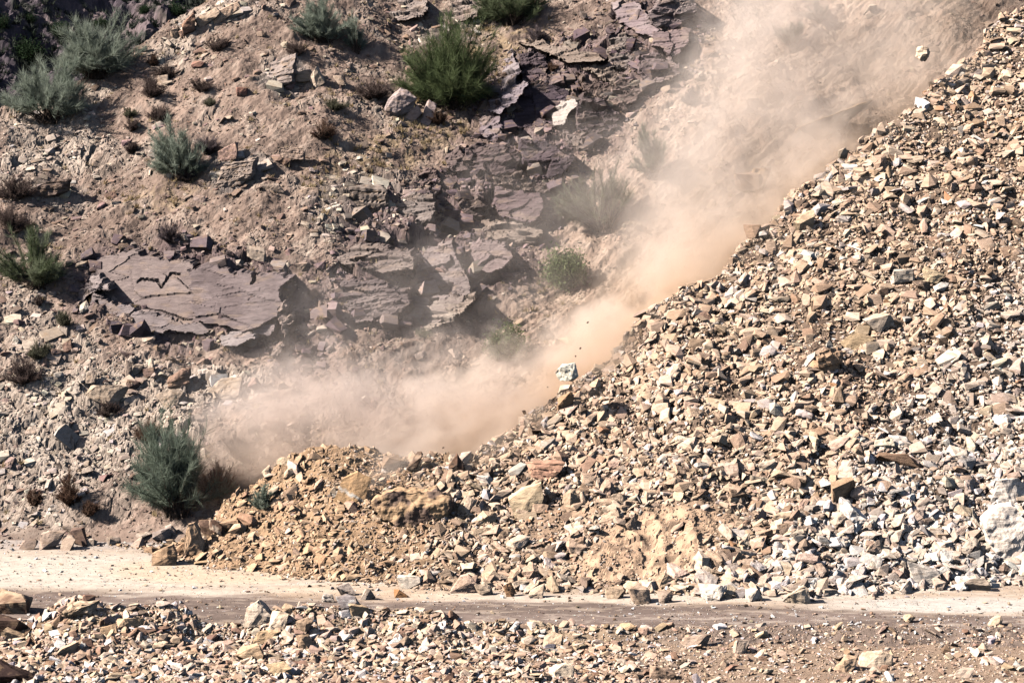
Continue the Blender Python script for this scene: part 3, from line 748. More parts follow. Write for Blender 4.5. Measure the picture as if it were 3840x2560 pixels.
b2('road_rock', 'grey pointed rock behind the bluish dark rock', 'rock', 795, 1352, 44, 28, seed=107, at=.48, colr=(.40, .35, .32), group=GR)
b2('road_rock', 'rounded grey rock right of the bluish dark rock', 'rock', 846, 1362, 34, 30, seed=108, at=.48, colr=(.50, .44, .39), group=GR)
b2('road_rock', 'small dark stone lying on the left part of the bright road', 'rock', 222, 1389 - 20, 11, 5, seed=109, cuts=1, at=.48, colr=(.2, .16, .13), group=GR)
b2('berm_boulder', 'pale grey pyramid-shaped boulder standing on the berm', 'boulder', 596, 1404, 66, 56, dr=.9, seed=110, at=.44, colr=(.60, .52, .44), rough=.05, group='boulders on the near berm', mark='the pale pyramid boulder', pts=[(-1, -.7), (-.6, -1), (.8, -.9), (1, -.2), (.4, .5), (-.1, 1), (-.8, .5)])
b2('berm_boulder', 'small pointed tan rock right of the pale pyramid boulder', 'boulder', 662, 1404, 26, 24, seed=111, at=.44, colr=(.52, .40, .29), group='boulders on the near berm')
b2('berm_boulder', 'pale layered block crumbling on the berm crest', 'boulder', 186, 1398, 84, 42, dr=.8, seed=112, at=.4, strata=4, rough=.09, colr=(.60, .49, .38), col2=(.38, .27, .18), group='boulders on the near berm', mark='the pale layered block')
b2('berm_boulder', 'shade-toned boulder with a tan tilted top at the left end of the berm', 'boulder', 22, 1385, 96, 64, dr=.9, seed=113, at=.3, roll=14, colr=(.20, .135, .10), col2=(.46, .33, .22), group='boulders on the near berm', mark='the dark boulder at the left end')  # dark base colour paints the shadow this boulder lies in
b2('berm_boulder', 'shade-toned rock beneath the tan topped boulder at the left end', 'boulder', 18, 1432, 110, 50, dr=.9, seed=114, at=.2, colr=(.09, .06, .05), group='boulders on the near berm')  # near-black colour paints the shadow below the tan top
b2('berm_boulder', 'long tan slab leaning on the berm below the shade-toned boulder', 'boulder', 24, 1456, 62, 36, dr=.8, seed=115, at=.2, roll=-28, colr=(.55, .42, .29), group='boulders on the near berm')
b2('berm_boulder', 'nearly black shade-toned rock in the bottom left corner', 'boulder', 20, 1562, 150, 62, dr=1, seed=116, at=0, roll=16, lift=.1, colr=(.035, .022, .02), group='boulders on the near berm', mark='the black corner rock')  # very dark colour replaces the shadow over this corner
for k, (x, y, w, h, c, lab) in enumerate([
        (640, 1425, 48, 50, (.62, .52, .42), 'cream upright block below the pale pyramid boulder'), (700, 1438, 40, 46, (.40, .30, .22), 'brown block with a pale top on the middle berm'),
        (575, 1500, 62, 50, (.52, .39, .27), 'tan cube-like boulder in the lower middle of the berm'), (612, 1460, 60, 34, (.58, .43, .28), 'smooth ochre boulder under the cream upright block'),
        (640, 1540, 60, 40, (.60, .46, .30), 'rounded ochre boulder at the lower edge of the berm'), (700, 1478, 40, 50, (.45, .33, .23), 'brown faced block right of the smooth ochre boulder'),
        (250, 1448, 42, 30, (.52, .38, .25), 'tan pyramid rock on the left part of the berm'), (155, 1490, 50, 38, (.56, .44, .33), 'cream block low on the left part of the berm'),
        (300, 1432, 60, 30, (.52, .39, .27), 'tan block on the berm right of the pale layered block'), (520, 1412, 1, 1, (.5, .4, .3), ''),
        (1600, 1472, 68, 36, (.44, .35, .29), 'brown grey block on the right bank with a shadow beneath'), (1702, 1485, 36, 44, (.52, .43, .36), 'upright pale rock right of the brown grey block'),
        (1440, 1440, 40, 22, (.56, .42, .28), 'low ochre rock where the bank meets the road'), (1235, 1430, 40, 16, (.58, .48, .36), 'flat cream rock on the edge of the road'),
        (1270, 1470, 50, 44, (.60, .48, .36), 'cream wedge rock in the middle of the near bank'), (1290, 1540, 60, 42, (.70, .60, .48), 'bright cream boulder at the bottom middle of the bank'),
        (2010, 1512, 74, 46, (.60, .50, .40), 'white topped triangular slab on the right bank'), (1940, 1525, 60, 44, (.52, .39, .28), 'tan slab left of the white topped triangular slab'),
        (1520, 1545, 60, 40, (.36, .27, .21), 'dark brown boulder at the bottom edge of the bank'), (2210, 1545, 50, 26, (.52, .43, .36), 'long pale stone near the bottom right corner')]):
    if lab: b2('berm_boulder', lab, 'boulder', x, y, w, h, seed=120 + k, at=.3, colr=c, cuts=3, rough=.05, group='boulders on the near berm', mark='the ' + lab.split(' on ')[0].split(' at ')[0].split(' in ')[0].split(' under ')[0].split(' below ')[0].split(' where ')[0] if len(lab) < 46 else None)
# at the foot of the slope left of the pile
GF = 'boulders at the foot of the hillside'
for k, (x, y, w, h, c, lab) in enumerate([
        (108, 1235, 20, 36, (.50, .42, .36), 'narrow pale rock leaning at the foot of the slope'), (122, 1238, 60, 46, (.46, .37, .31), 'large pale rounded boulder beside the road at the slope foot'),
        (158, 1245, 34, 36, (.42, .34, .28), 'grey boulder touching the dark one at the slope foot'), (182, 1232, 44, 44, (.22, .155, .13), 'dark brown boulder at the foot of the slope'),
        (163, 1216, 40, 24, (.40, .33, .28), 'flat rock behind the dark brown boulder'), (208, 1243, 32, 20, (.50, .42, .36), 'small pale rock right of the dark brown boulder'),
        (262, 1240, 32, 22, (.48, .40, .34), 'pale rock alone beside the road below the dark shrub'), (65, 1250, 44, 24, (.34, .27, .23), 'low brown rock at the slope foot near the frame edge'),
        (372, 1228, 40, 30, (.36, .31, .29), 'purplish flat rock at the slope foot near the pile'), (394, 1214, 28, 26, (.40, .34, .31), 'grey angular rock behind the purplish flat one')]):
    b2('foot_boulder', lab, 'boulder', x, y, w, h, seed=150 + k, at=.44, colr=c, cuts=2, group=GF)
# blocks and slabs on the hillside
GH = 'blocks and slabs on the hillside'
for k, (x, y, w, h, rl, dr_, c, st_, lab, mk) in enumerate([
        (122, 437, 104, 46, -6, .9, (.21, .165, .145), 4, 'dark layered block below the dark shrubs on the left slope', 'the dark layered block'),
        (545, 398, 116, 52, -14, .8, (.30, .255, .23), 7, 'grey thinly layered outcrop right of the middle broom bush', 'the grey thinly layered outcrop'),
        (652, 165, 82, 66, -14, .8, (.27, .235, .225), 6, 'grey fissured outcrop in the upper slope', 'the grey fissured outcrop'),
        (524, 352, 60, 36, -20, .6, (.38, .27, .24), 0, 'pink flat block above the grey thinly layered outcrop', None),
        (728, 178, 38, 40, -40, .5, (.50, .42, .35), 0, 'pale leaning slab right of the grey fissured outcrop', None),
        (703, 176, 48, 30, -10, .5, (.46, .36, .29), 0, 'pale flat rock between the fissured outcrop and the leaning slab', None),
        (662, 352, 74, 30, 0, .6, (.34, .27, .23), 3, 'pale square topped ledge below the middle of the slope', None),
        (655, 372, 30, 20, 0, .8, (.17, .12, .10), 2, 'dark notch block below the square topped ledge', None),
        (590, 582, 48, 32, 8, .4, (.47, .40, .34), 0, 'pale pentagon-shaped slab above the purple cliff', 'the pale pentagon slab'),
        (628, 432, 54, 24, 0, .3, (.36, .30, .26), 0, 'flat grey slab lying in the brown soil', None),
        (512, 893, 96, 50, -16, .5, (.44, .37, .31), 0, 'big pale slab with a shadowed lower edge below the purple cliff', 'the big pale slab'),
        (587, 882, 32, 32, 10, .9, (.25, .17, .15), 0, 'brown pointed block right of the big pale slab', None),
        (416, 872, 62, 40, -24, .8, (.26, .18, .145), 2, 'brown boulder with a lit left edge below the purple cliff', 'the brown boulder'),
        (245, 905, 96, 52, 10, .4, (.45, .375, .305), 0, 'pale cracked plate on the lower left slope', 'the pale cracked plate'),
        (395, 915, 70, 44, -14, .4, (.46, .385, .32), 0, 'pale cracked plate next to the brown boulder', None),
        (318, 848, 30, 26, 0, .7, (.44, .37, .31), 0, 'pale square block in the row of blocks below the cliff', None),
        (342, 855, 26, 22, 0, .8, (.18, .13, .115), 0, 'dark cube block in the row of blocks below the cliff', None),
        (296, 848, 16, 44, 6, .8, (.28, .23, .20), 0, 'upright thin slab in the row of blocks below the cliff', None),
        (295, 815, 42, 16, 8, .9, (.13, .10, .10), 0, 'dark flat diamond-shaped rock under the purple cliff', None),
        (158, 793, 32, 22, -40, .8, (.26, .18, .15), 0, 'tilted brown block left of the cliff foot', None),
        (210, 868, 26, 36, 4, .7, (.42, .35, .295), 0, 'upright pale block in the cracked ledges', None),
        (325, 112, 42, 15, -6, .6, (.56, .46, .38), 0, 'long pale slab on the ridge beside the big broom bush', None),
        (505, 38, 110, 24, -33, .5, (.52, .40, .32), 0, 'long pink slab on the ridge line', 'the long pink ridge slab'),
        (436, 58, 46, 34, -30, .8, (.28, .18, .14), 0, 'dark brown block on the ridge line', None),
        (478, 40, 60, 24, -30, .6, (.50, .40, .32), 0, 'pale jagged block on the ridge line above the pink slab', None),
        (404, 76, 24, 22, 0, .8, (.50, .39, .31), 0, 'pale rounded rock on the ridge line', None),
        (424, 74, 26, 18, -25, .8, (.44, .31, .25), 0, 'pinkish rock on the ridge line under the dark block', None),
        (460, 118, 30, 16, -30, .7, (.26, .18, .15), 0, 'small brown wedge below the ridge line', None),
        (375, 184, 28, 28, 4, .8, (.48, .39, .32), 0, 'pale block between two dark shrubs below the ridge', None),
        (556, 210, 28, 20, 0, .8, (.30, .17, .14), 0, 'small red brown block in the upper soil slope', None),
        (455, 148, 30, 16, 0, .8, (.30, .18, .15), 0, 'small red brown shard below the ridge line', None),
        (920, 240, 60, 74, 22, .5, (.40, .34, .34), 0, 'lilac grey slab under the largest broom bush', 'the lilac grey slab'),
        (950, 262, 26, 44, 40, .5, (.36, .29, .27), 0, 'narrow slab leaning on the lilac grey slab', None),
        (984, 262, 34, 60, 30, .5, (.36, .30, .30), 0, 'grey leaning rock under the right of the largest broom bush', None),
        (780, 185, 30, 24, 0, .7, (.42, .34, .28), 0, 'pale rock on the slope left of the largest broom bush', None),
        (1998, 22, 30, 26, 0, .9, (.58, .50, .42), 0, 'pale round boulder high on the dusty slope', None),
        (850, 462, 90, 74, 0, .8, (.22, .19, .175), 4, 'dark grey blocky outcrop left of the layered face', 'the dark grey blocky outcrop'),
        (706, 600 - 160, 60, 20, -12, .4, (.36, .29, .25), 0, 'thin tan ledge in the middle of the slope', None),
        (700, 612, 40, 20, -10, .7, (.33, .26, .22), 0, 'tan ledge right of the pale pentagon slab', None)]):
    b2('hillside_block', lab, 'rock', x, y, w, h, dr=dr_, roll=rl, seed=170 + k, at=.32, colr=c, strata=st_, rough=.045 if not st_ else .07, cuts=3 if w < 60 else 4, square=.9, group=GH, mark=mk)

# ---------------------------------------------------------------- bedrock faces
def seg_sdf(X, Y, poly):
    """signed distance to a polygon, negative inside"""
    n = len(poly); d = np.full(X.shape, 1e9); ins = np.zeros(X.shape, bool)
    for i in range(n):
        x1, y1 = poly[i]; x2, y2 = poly[(i + 1) % n]
        ex, ey = x2 - x1, y2 - y1; wx, wy = X - x1, Y - y1
        t = np.clip((wx * ex + wy * ey) / (ex * ex + ey * ey + 1e-12), 0, 1)
        d = np.minimum(d, np.hypot(wx - ex * t, wy - ey * t))
        c = ((y1 > Y) != (y2 > Y)) & (X < (x2 - x1) * (Y - y1) / (y2 - y1 + 1e-12) + x1)
        ins ^= c
    return np.where(ins, -d, d)
def line_d(X, Y, pts):
    d = np.full(X.shape, 1e9)
    for (x1, y1), (x2, y2) in zip(pts[:-1], pts[1:]):
        ex, ey = x2 - x1, y2 - y1
        t = np.clip(((X - x1) * ex + (Y - y1) * ey) / (ex * ex + ey * ey + 1e-12), 0, 1)
        d = np.minimum(d, np.hypot(X - x1 - ex * t, Y - y1 - ey * t))
    return d

def rock_face(name, label, poly, yaw=0, lean=20, out=.25,  cell=(1.2, .8), amp=.10, strata=.05, colA=(.17, .12, .12), colB=(.24, .17, .16), seed=1, cracks=(), parent=None, group=None, step=.045, jag=.14, tilt=0.0, vc=.5):
    cell = (cell[0] * 1.15, cell[1] * .75)
    poly = [P2(*p) for p in poly]
    cx = sum(p[0] for p in poly) / len(poly); ymax = max(p[1] for p in poly); cyy = sum(p[1] for p in poly) / len(poly)
    A = hit(cx, cyy * .45 + ymax * .55)
    lean = lean + 17 * (lean < 40); out = out * .6
    ya, le = math.radians(yaw), math.radians(lean)
    n = Vector((math.sin(ya) * math.cos(le), -math.cos(ya) * math.cos(le), math.sin(le)))
    A = A + n * out
    e1 = Vector((math.cos(ya), math.sin(ya), 0)); e2 = n.cross(e1); e2 = -e2 if e2.z < 0 else e2
    cam0 = Vector((0, 0, CAM_Z))
    def toplane(px, py):
        d = ray(px, py); t = (A - cam0).dot(n) / d.dot(n); q = cam0 + d * t - A
        return q.dot(e1), q.dot(e2)
    pp = [toplane(*p) for p in poly]
    us = [p[0] for p in pp]; vs = [p[1] for p in pp]
    U, Vv = np.meshgrid(np.arange(min(us) - .2, max(us) + .2, step), np.arange(min(vs) - .2, max(vs) + .2, step))
    jx = jag * fbm(U * 1.6, Vv * 1.6, seed, 4); jy = jag * fbm(U * 1.6 + 9, Vv * 1.6, seed + 7, 4)
    sd = seg_sdf(U + jx, Vv + jy, pp)
    wx = (U + .05 * fbm(U * 1.2, Vv * 1.2, seed + 1, 3)) * math.cos(tilt) + Vv * math.sin(tilt)
    wy = -(U * math.sin(tilt)) + (Vv + .05 * fbm(U * 1.2, Vv * 1.2, seed + 2, 3)) * math.cos(tilt)
    f, e, a, b, c, dx, dy = voro(wx / cell[0], wy / cell[1], seed + 30)
    D = amp * ((a - .5) * 2.2 + dx * (b - .5) * 2.0 + dy * (c - .5) * 2.0) - vc * amp * .9 * (1 - sstep(0, .035, e)) * (b > .35)
    f, e2_, a2, b2_, c2, dx, dy = voro(wx / cell[0] * 3.1, wy / cell[1] * 3.6, seed + 40)
    D += amp * .4 * ((a2 - .5) + dx * (b2_ - .5) + dy * (c2 - .5)) - amp * .22 * (1 - sstep(0, .07, e2_)) * (a2 > .55)
    sl = wy * 7 + .5 * fbm(U * .8, Vv * .8, seed + 3, 2); D += strata * (vnoise(U * .7, np.floor(sl) * 3.3 + sl * .15, seed + 4))
    D += amp * .12 * fbm(U * 2, Vv * 2, seed + 5, 4)
    for pts, wd, dep in cracks:
        q = [toplane(*P2(*p)) for p in pts]
        cd = line_d(U + jx * .3, Vv + jy * .3, q)
        D -= dep * (1 - sstep(wd * .6, wd, cd))
    H = max(vs) - min(vs)
    back = (1 - sstep(0, .10, -sd)) * (1.25 * H + .6)
    # lower rim needs no long skirt
    base = np.array(A)[None, None] + U[..., None] * np.array(e1) + Vv[..., None] * np.array(e2) + D[..., None] * np.array(n)
    base[..., 1] += back
    ccol = mixc(col(*colA), col(*colB), np.clip(a * .55 + b2_ * .25 + .5 * fbm(U, Vv, seed + 6, 3), 0, 1))
    ccol = ccol * .82
    ccol = mixc(ccol, col(.27, .195, .15), sstep(.25, .7, fbm(U * .9, Vv * 2.2, seed + 8, 4)) * .55)
    ok = sd < 0.01
    ny, nx = U.shape; idx = np.arange(ny * nx).reshape(ny, nx)
    q = ok[:-1, :-1] & ok[1:, :-1] & ok[:-1, 1:] & ok[1:, 1:]
    F = np.stack([idx[:-1, :-1][q], idx[:-1, 1:][q], idx[1:, 1:][q], idx[1:, :-1][q]], -1)
    used = np.unique(F); remap = np.full(ny * nx, -1); remap[used] = np.arange(len(used))
    F = remap[F]
    o = link(name, mesh_from(name, base.reshape(-1, 3)[used], F, ccol.reshape(-1, 3)[used]), M_FACE)
    if parent is not None:
        o.parent = parent; o.matrix_parent_inverse = parent.matrix_world.inverted()
    else: tag(o, label, 'rock outcrop', group)
    return o

def outcrop(name, label, loc_px, group=None):
    o = bpy.data.objects.new(name, None); C.objects.link(o)
    o.location = hit(*P2(*loc_px)); bpy.context.view_layer.update()
    tag(o, label, 'rock outcrop', group); return o

GO = 'bedrock outcrops'
PA, PB = (.150, .112, .118), (.225, .170, .172)
# the long purple cliff
t = outcrop('purple_cliff', 'long smooth purple rock face with dark cracks on the left of the slope', (430, 765), GO)
rock_face('cliff_face', '', [(222, 592), (300, 572), (385, 588), (450, 604), (452, 650), (458, 700), (458, 750), (370, 742), (290, 715), (226, 684), (205, 640)], yaw=-14, lean=26, out=.30, cell=(1.7, .95), amp=.045, vc=.35, strata=.018, colA=(.21, .160, .148), colB=(.31, .240, .215), seed=601, parent=t, jag=.17,
          cracks=[([(318, 648), (328, 640), (360, 645), (372, 660), (385, 640), (392, 626), (410, 628)], .055, .22), ([(285, 693), (340, 706), (440, 732)], .03, .15)])
rock_face('cliff_face', '', [(428, 612), (470, 606), (560, 622), (640, 626), (668, 634), (650, 668), (640, 736), (560, 762), (500, 748), (438, 742), (432, 660)], yaw=-4, lean=24, out=.42, cell=(1.9, .8), amp=.05, vc=.35, strata=.018, colA=(.20, .152, .145), colB=(.29, .225, .212), seed=611, parent=t, jag=.17, cracks=[([(578, 612), (584, 640), (578, 648)], .07, .3)])
rock_face('cliff_face', '', [(208, 668), (240, 680), (300, 702), (400, 725), (440, 738), (500, 735), (560, 748), (600, 742), (640, 735), (640, 770), (560, 782), (490, 765), (370, 768), (300, 764), (232, 762), (200, 742), (196, 700)], yaw=-8, lean=20, out=.55, cell=(1.5, .7), amp=.055, vc=.4, strata=.02, colA=(.225, .18, .172), colB=(.33, .265, .25), seed=621, parent=t, jag=.17, cracks=[([(236, 762), (258, 735), (300, 722), (318, 700)], .03, .2), ([(222, 690), (232, 730), (242, 765)], .04, .25)])
rock_face('cliff_face', '', [(195, 600), (225, 592), (240, 640), (262, 668), (222, 672), (196, 690), (178, 730), (172, 700), (185, 640)], yaw=-52, lean=28, out=.25, cell=(.7, .5), amp=.12, colA=(.22, .175, .17), colB=(.33, .27, .25), seed=631, parent=t)
LAND.append(('the long purple cliff', *P2(420, 680)))
# central dark outcrop: (label, polygon, yaw, lean, out, cell, amp, colA, colB)
DP, DP2 = (.085, .062, .068), (.150, .110, .115)
LI, LI2 = (.24, .195, .205), (.38, .32, .31)
TN, TN2 = (.24, .18, .145), (.36, .28, .225)
FACES = [
    ('smooth lilac rock face catching the sun right of the largest broom bush', [(1125, 165), (1150, 125), (1178, 112), (1196, 150), (1190, 200), (1160, 240), (1130, 225)], -60, 22, .5, (.8, .6), .10, LI, LI2),
    ('dark ledge face under the outcrop top beside the lilac face', [(1185, 118), (1230, 112), (1262, 140), (1262, 185), (1230, 215), (1195, 200)], -12, 20, .45, (.6, .35), .14, DP, DP2),
    ('tan top ledge of the central outcrop', [(1180, 100), (1250, 92), (1320, 108), (1400, 128), (1380, 150), (1300, 146), (1240, 120)], -20, 55, .4, (.9, .5), .08, TN, TN2),
    ('large dark violet face in the middle of the central outcrop', [(1170, 232), (1205, 200), (1262, 188), (1312, 205), (1300, 245), (1262, 270), (1228, 298), (1165, 300), (1150, 262)], 4, 18, .55, (1.0, .8), .09, DP, (.16, .118, .135)),
    ('jagged lilac shard catching the sun in the central outcrop', [(1122, 232), (1165, 205), (1208, 176), (1214, 200), (1175, 240), (1150, 262), (1118, 262)], -48, 26, .7, (.5, .4), .08, LI, (.34, .28, .30)),
    ('bright cream shard slanting across the central outcrop', [(1262, 262), (1290, 232), (1322, 222), (1335, 232), (1310, 262), (1292, 290), (1270, 294)], -50, 30, .85, (.6, .4), .05, (.44, .37, .33), (.54, .46, .40)),
    ('dark stepped blocks right of the cream shard', [(1318, 240), (1345, 212), (1400, 232), (1432, 262), (1420, 300), (1380, 316), (1330, 300), (1312, 268)], 6, 14, .5, (.42, .35), .16, DP, (.19, .14, .125)),
    ('brown jointed wall at the right end of the central outcrop', [(1320, 165), (1378, 180), (1440, 205), (1482, 208), (1456, 250), (1430, 262), (1385, 235), (1340, 208)], 2, 18, .5, (.5, .5), .14, (.15, .105, .09), (.24, .175, .15)),
    ('small stepped ledges above the brown jointed wall', [(1330, 150), (1390, 148), (1450, 178), (1490, 200), (1440, 206), (1370, 180)], -10, 35, .45, (.35, .22), .12, TN, TN2),
    ('pale crumbling block row below the cream shard', [(1290, 300), (1350, 300), (1392, 322), (1385, 350), (1330, 350), (1295, 330)], -16, 24, .5, (.4, .35), .14, (.16, .12, .11), (.28, .215, .18)),
    ('purple lit shoulder at the lower left of the central outcrop', [(1105, 262), (1150, 266), (1162, 300), (1140, 330), (1108, 318), (1095, 285)], -40, 22, .5, (.6, .5), .12, (.18, .135, .145), (.30, .24, .24)),
    ('dark fissured face at the left foot of the central outcrop', [(1068, 340), (1100, 325), (1160, 330), (1200, 345), (1190, 400), (1130, 405), (1080, 388), (1062, 368)], 0, 16, .5, (.7, .6), .14, (.105, .075, .075), (.18, .13, .12)),
    ('dark violet slab face with a wide crack below the central outcrop', [(1188, 318), (1240, 316), (1302, 342), (1322, 362), (1306, 400), (1262, 418), (1220, 400), (1196, 372)], 4, 14, .55, (.8, .7), .13, (.08, .06, .066), (.145, .105, .11)),
    ('brown face left of the violet slab, set back', [(1018, 350), (1062, 332), (1080, 390), (1055, 402), (1022, 392)], -12, 20, .4, (.6, .6), .12, (.15, .11, .10), (.22, .16, .145)),
    ('row of small dark blocks above the square brown face', [(1130, 402), (1200, 398), (1262, 420), (1300, 432), (1290, 450), (1220, 446), (1140, 428)], 4, 20, .45, (.35, .3), .15, (.12, .085, .075), (.26, .20, .16)),
    ('square brown purple face with horizontal cracks', [(1136, 428), (1210, 436), (1246, 444), (1250, 500), (1232, 514), (1186, 510), (1140, 500), (1128, 462)], -6, 18, .55, (1.1, .6), .06, (.155, .108, .108), (.215, .155, .15)),
    ('dark overhang block left of the square brown face', [(1060, 450), (1100, 452), (1128, 470), (1130, 490), (1100, 500), (1062, 492), (1052, 470)], 8, 6, .5, (.6, .5), .14, (.13, .095, .085), (.22, .165, .14)),
    ('broad tan ledge below the square brown face', [(1056, 498), (1130, 500), (1190, 516), (1252, 524), (1256, 545), (1200, 560), (1120, 550), (1080, 530)], -18, 26, .6, (.8, .35), .12, TN, TN2),
    ('layered grey face with vertical joints in the middle of the slope', [(905, 452), (950, 442), (1000, 440), (1010, 462), (1000, 510), (945, 530), (915, 520), (905, 480)], -14, 24, .4, (.9, .3), .09, (.22, .175, .155), (.31, .25, .22)),
    ('reddish blocky face left of the overhang block', [(955, 395), (1000, 385), (1022, 400), (1010, 425), (970, 432), (950, 415)], -8, 20, .4, (.5, .4), .13, (.19, .13, .115), (.26, .19, .165)),
    ('hazy pinkish face in the dust below the tan ledge', [(1098, 545), (1160, 560), (1182, 580), (1160, 620), (1120, 632), (1082, 610), (1078, 570)], -12, 24, .5, (1.0, .7), .08, (.24, .175, .165), (.33, .25, .23)),
    ('tall pinkish grey face with a dark cleft in the dusty middle', [(972, 560), (1040, 548), (1062, 600), (1090, 640), (1080, 680), (1010, 700), (960, 672), (940, 640), (965, 600)], -20, 28, .4, (.9, .8), .14, (.22, .17, .16), (.33, .26, .235)),
    ('layered brown face left of the dark cleft', [(770, 590), (830, 556), (900, 560), (945, 580), (955, 620), (900, 632), (830, 626), (775, 612)], -14, 28, .4, (.9, .35), .11, (.19, .145, .13), (.29, .225, .19)),
    ('shadowed recess face at the dusty lower middle', [(780, 640), (860, 640), (940, 660), (950, 700), (890, 740), (820, 752), (780, 720), (770, 680)], -4, 18, .4, (1.0, .4), .14, (.17, .13, .125), (.27, .21, .19)),
    ('broad pinkish face above the dust at the lower end of the bedrock', [(940, 700), (1010, 690), (1060, 668), (1090, 690), (1040, 740), (980, 765), (940, 750)], -24, 30, .4, (.8, .5), .10, (.26, .20, .18), (.37, .295, .25)),
    ('vertical brown fin at the right end of the purple cliff', [(632, 700), (660, 690), (676, 730), (668, 790), (640, 830), (612, 830), (640, 790), (640, 740)], 26, 18, .5, (.6, .5), .16, (.22, .16, .14), (.32, .25, .21)),
    ('grey slab plate at the lower right of the purple cliff', [(500, 768), (560, 752), (600, 770), (580, 790), (530, 800), (500, 790)], -18, 36, .5, (.9, .6), .06, (.28, .23, .22), (.37, .31, .285)),
    ('large pink purple face at the upper right of the slope', [(1402, 2), (1460, -6), (1490, 30), (1520, 60), (1500, 92), (1440, 66), (1412, 40)], -34, 24, .5, (1.2, .9), .08, (.26, .195, .195), (.36, .285, .27)),
    ('dark overhanging block at the upper right of the slope', [(1484, 18), (1530, -10), (1600, -10), (1604, 34), (1560, 62), (1500, 66), (1486, 44)], 14, 8, .8, (1.0, .6), .14, (.20, .15, .15), (.31, .245, .225)),
    ('big reddish smooth face below the dark overhanging block', [(1500, 70), (1555, 64), (1596, 60), (1580, 110), (1545, 138), (1496, 104)], -6, 22, .5, (1.2, 1.0), .06, (.25, .18, .175), (.32, .235, .22)),
    ('stepped purple blocks below the big reddish face', [(1460, 130), (1500, 112), (1548, 140), (1572, 152), (1540, 190), (1490, 200), (1462, 172)], -8, 22, .45, (.6, .45), .12, (.20, .145, .145), (.29, .22, .20)),
    ('thin bedded grey ledges left of the reddish face', [(1396, 92), (1440, 72), (1478, 100), (1462, 140), (1440, 168), (1400, 158), (1388, 120)], -14, 26, .45, (.7, .18), .12, (.24, .19, .175), (.34, .275, .235)),
    ('jointed brown block wall right of the stepped ledges', [(1400, 195), (1440, 170), (1490, 190), (1500, 200), (1478, 222), (1440, 214)], 8, 18, .5, (.5, .5), .12, (.17, .12, .105), (.25, .185, .16)),
    ('pink crags on the upper middle of the slope', [(1000, 10), (1060, -6), (1110, 10), (1100, 40), (1040, 52), (1000, 40)], -24, 34, .35, (.7, .35), .14, (.28, .21, .18), (.40, .32, .27)),
    ('pink crags at the top of the slope beside the dry bushes', [(880, 15), (930, -8), (985, 0), (985, 30), (930, 52), (890, 42)], -24, 34, .35, (.7, .35), .14, (.30, .23, .20), (.42, .34, .29)),
    ('crumbling cream ledge in the lower dust', [(945, 735), (1000, 700), (1060, 676), (1100, 672), (1090, 700), (1020, 752), (960, 772)], -30, 34, .5, (.5, .4), .12, (.34, .26, .21), (.44, .355, .29)),
]
for k, (lab, poly, yaw, lean, out, cell, amp, ca, cb) in enumerate(FACES):
    rock_face('rock_face', lab, poly, yaw=yaw, lean=lean, out=out, cell=cell, amp=amp, colA=ca, colB=cb, seed=700 + k * 13, group=GO, step=.05, tilt=.15)
LAND += [('the central dark outcrop', *P2(1280, 240)), ('the square brown face', *P2(1190, 470)), ('the upper right purple crag', *P2(1520, 90)), ('the dusty pinkish faces', *P2(1010, 640))]
#@@NEXT2

# ---------------------------------------------------------------- bushes
def tube(P, r0, r1, k=4):
    """tapered tube along points; returns verts, quads as two tris"""
    P = np.array(P); n = len(P); V = []
    for i in range(n):
        d = P[min(i + 1, n - 1)] - P[max(i - 1, 0)]; d /= np.linalg.norm(d) + 1e-9
        a = np.cross(d, [0.3, 0.1, 1.0]); a /= np.linalg.norm(a) + 1e-9; b = np.cross(d, a)
        rr = r0 + (r1 - r0) * i / (n - 1)
        for j in range(k):
            t = 2 * math.pi * j / k; V.append(P[i] + rr * (math.cos(t) * a + math.sin(t) * b))
    F = []
    for i in range(n - 1):
        for j in range(k):
            q = [i * k + j, i * k + (j + 1) % k, (i + 1) * k + (j + 1) % k, (i + 1) * k + j]
            F += [[q[0], q[1], q[2]], [q[0], q[2], q[3]]]
    return V, F

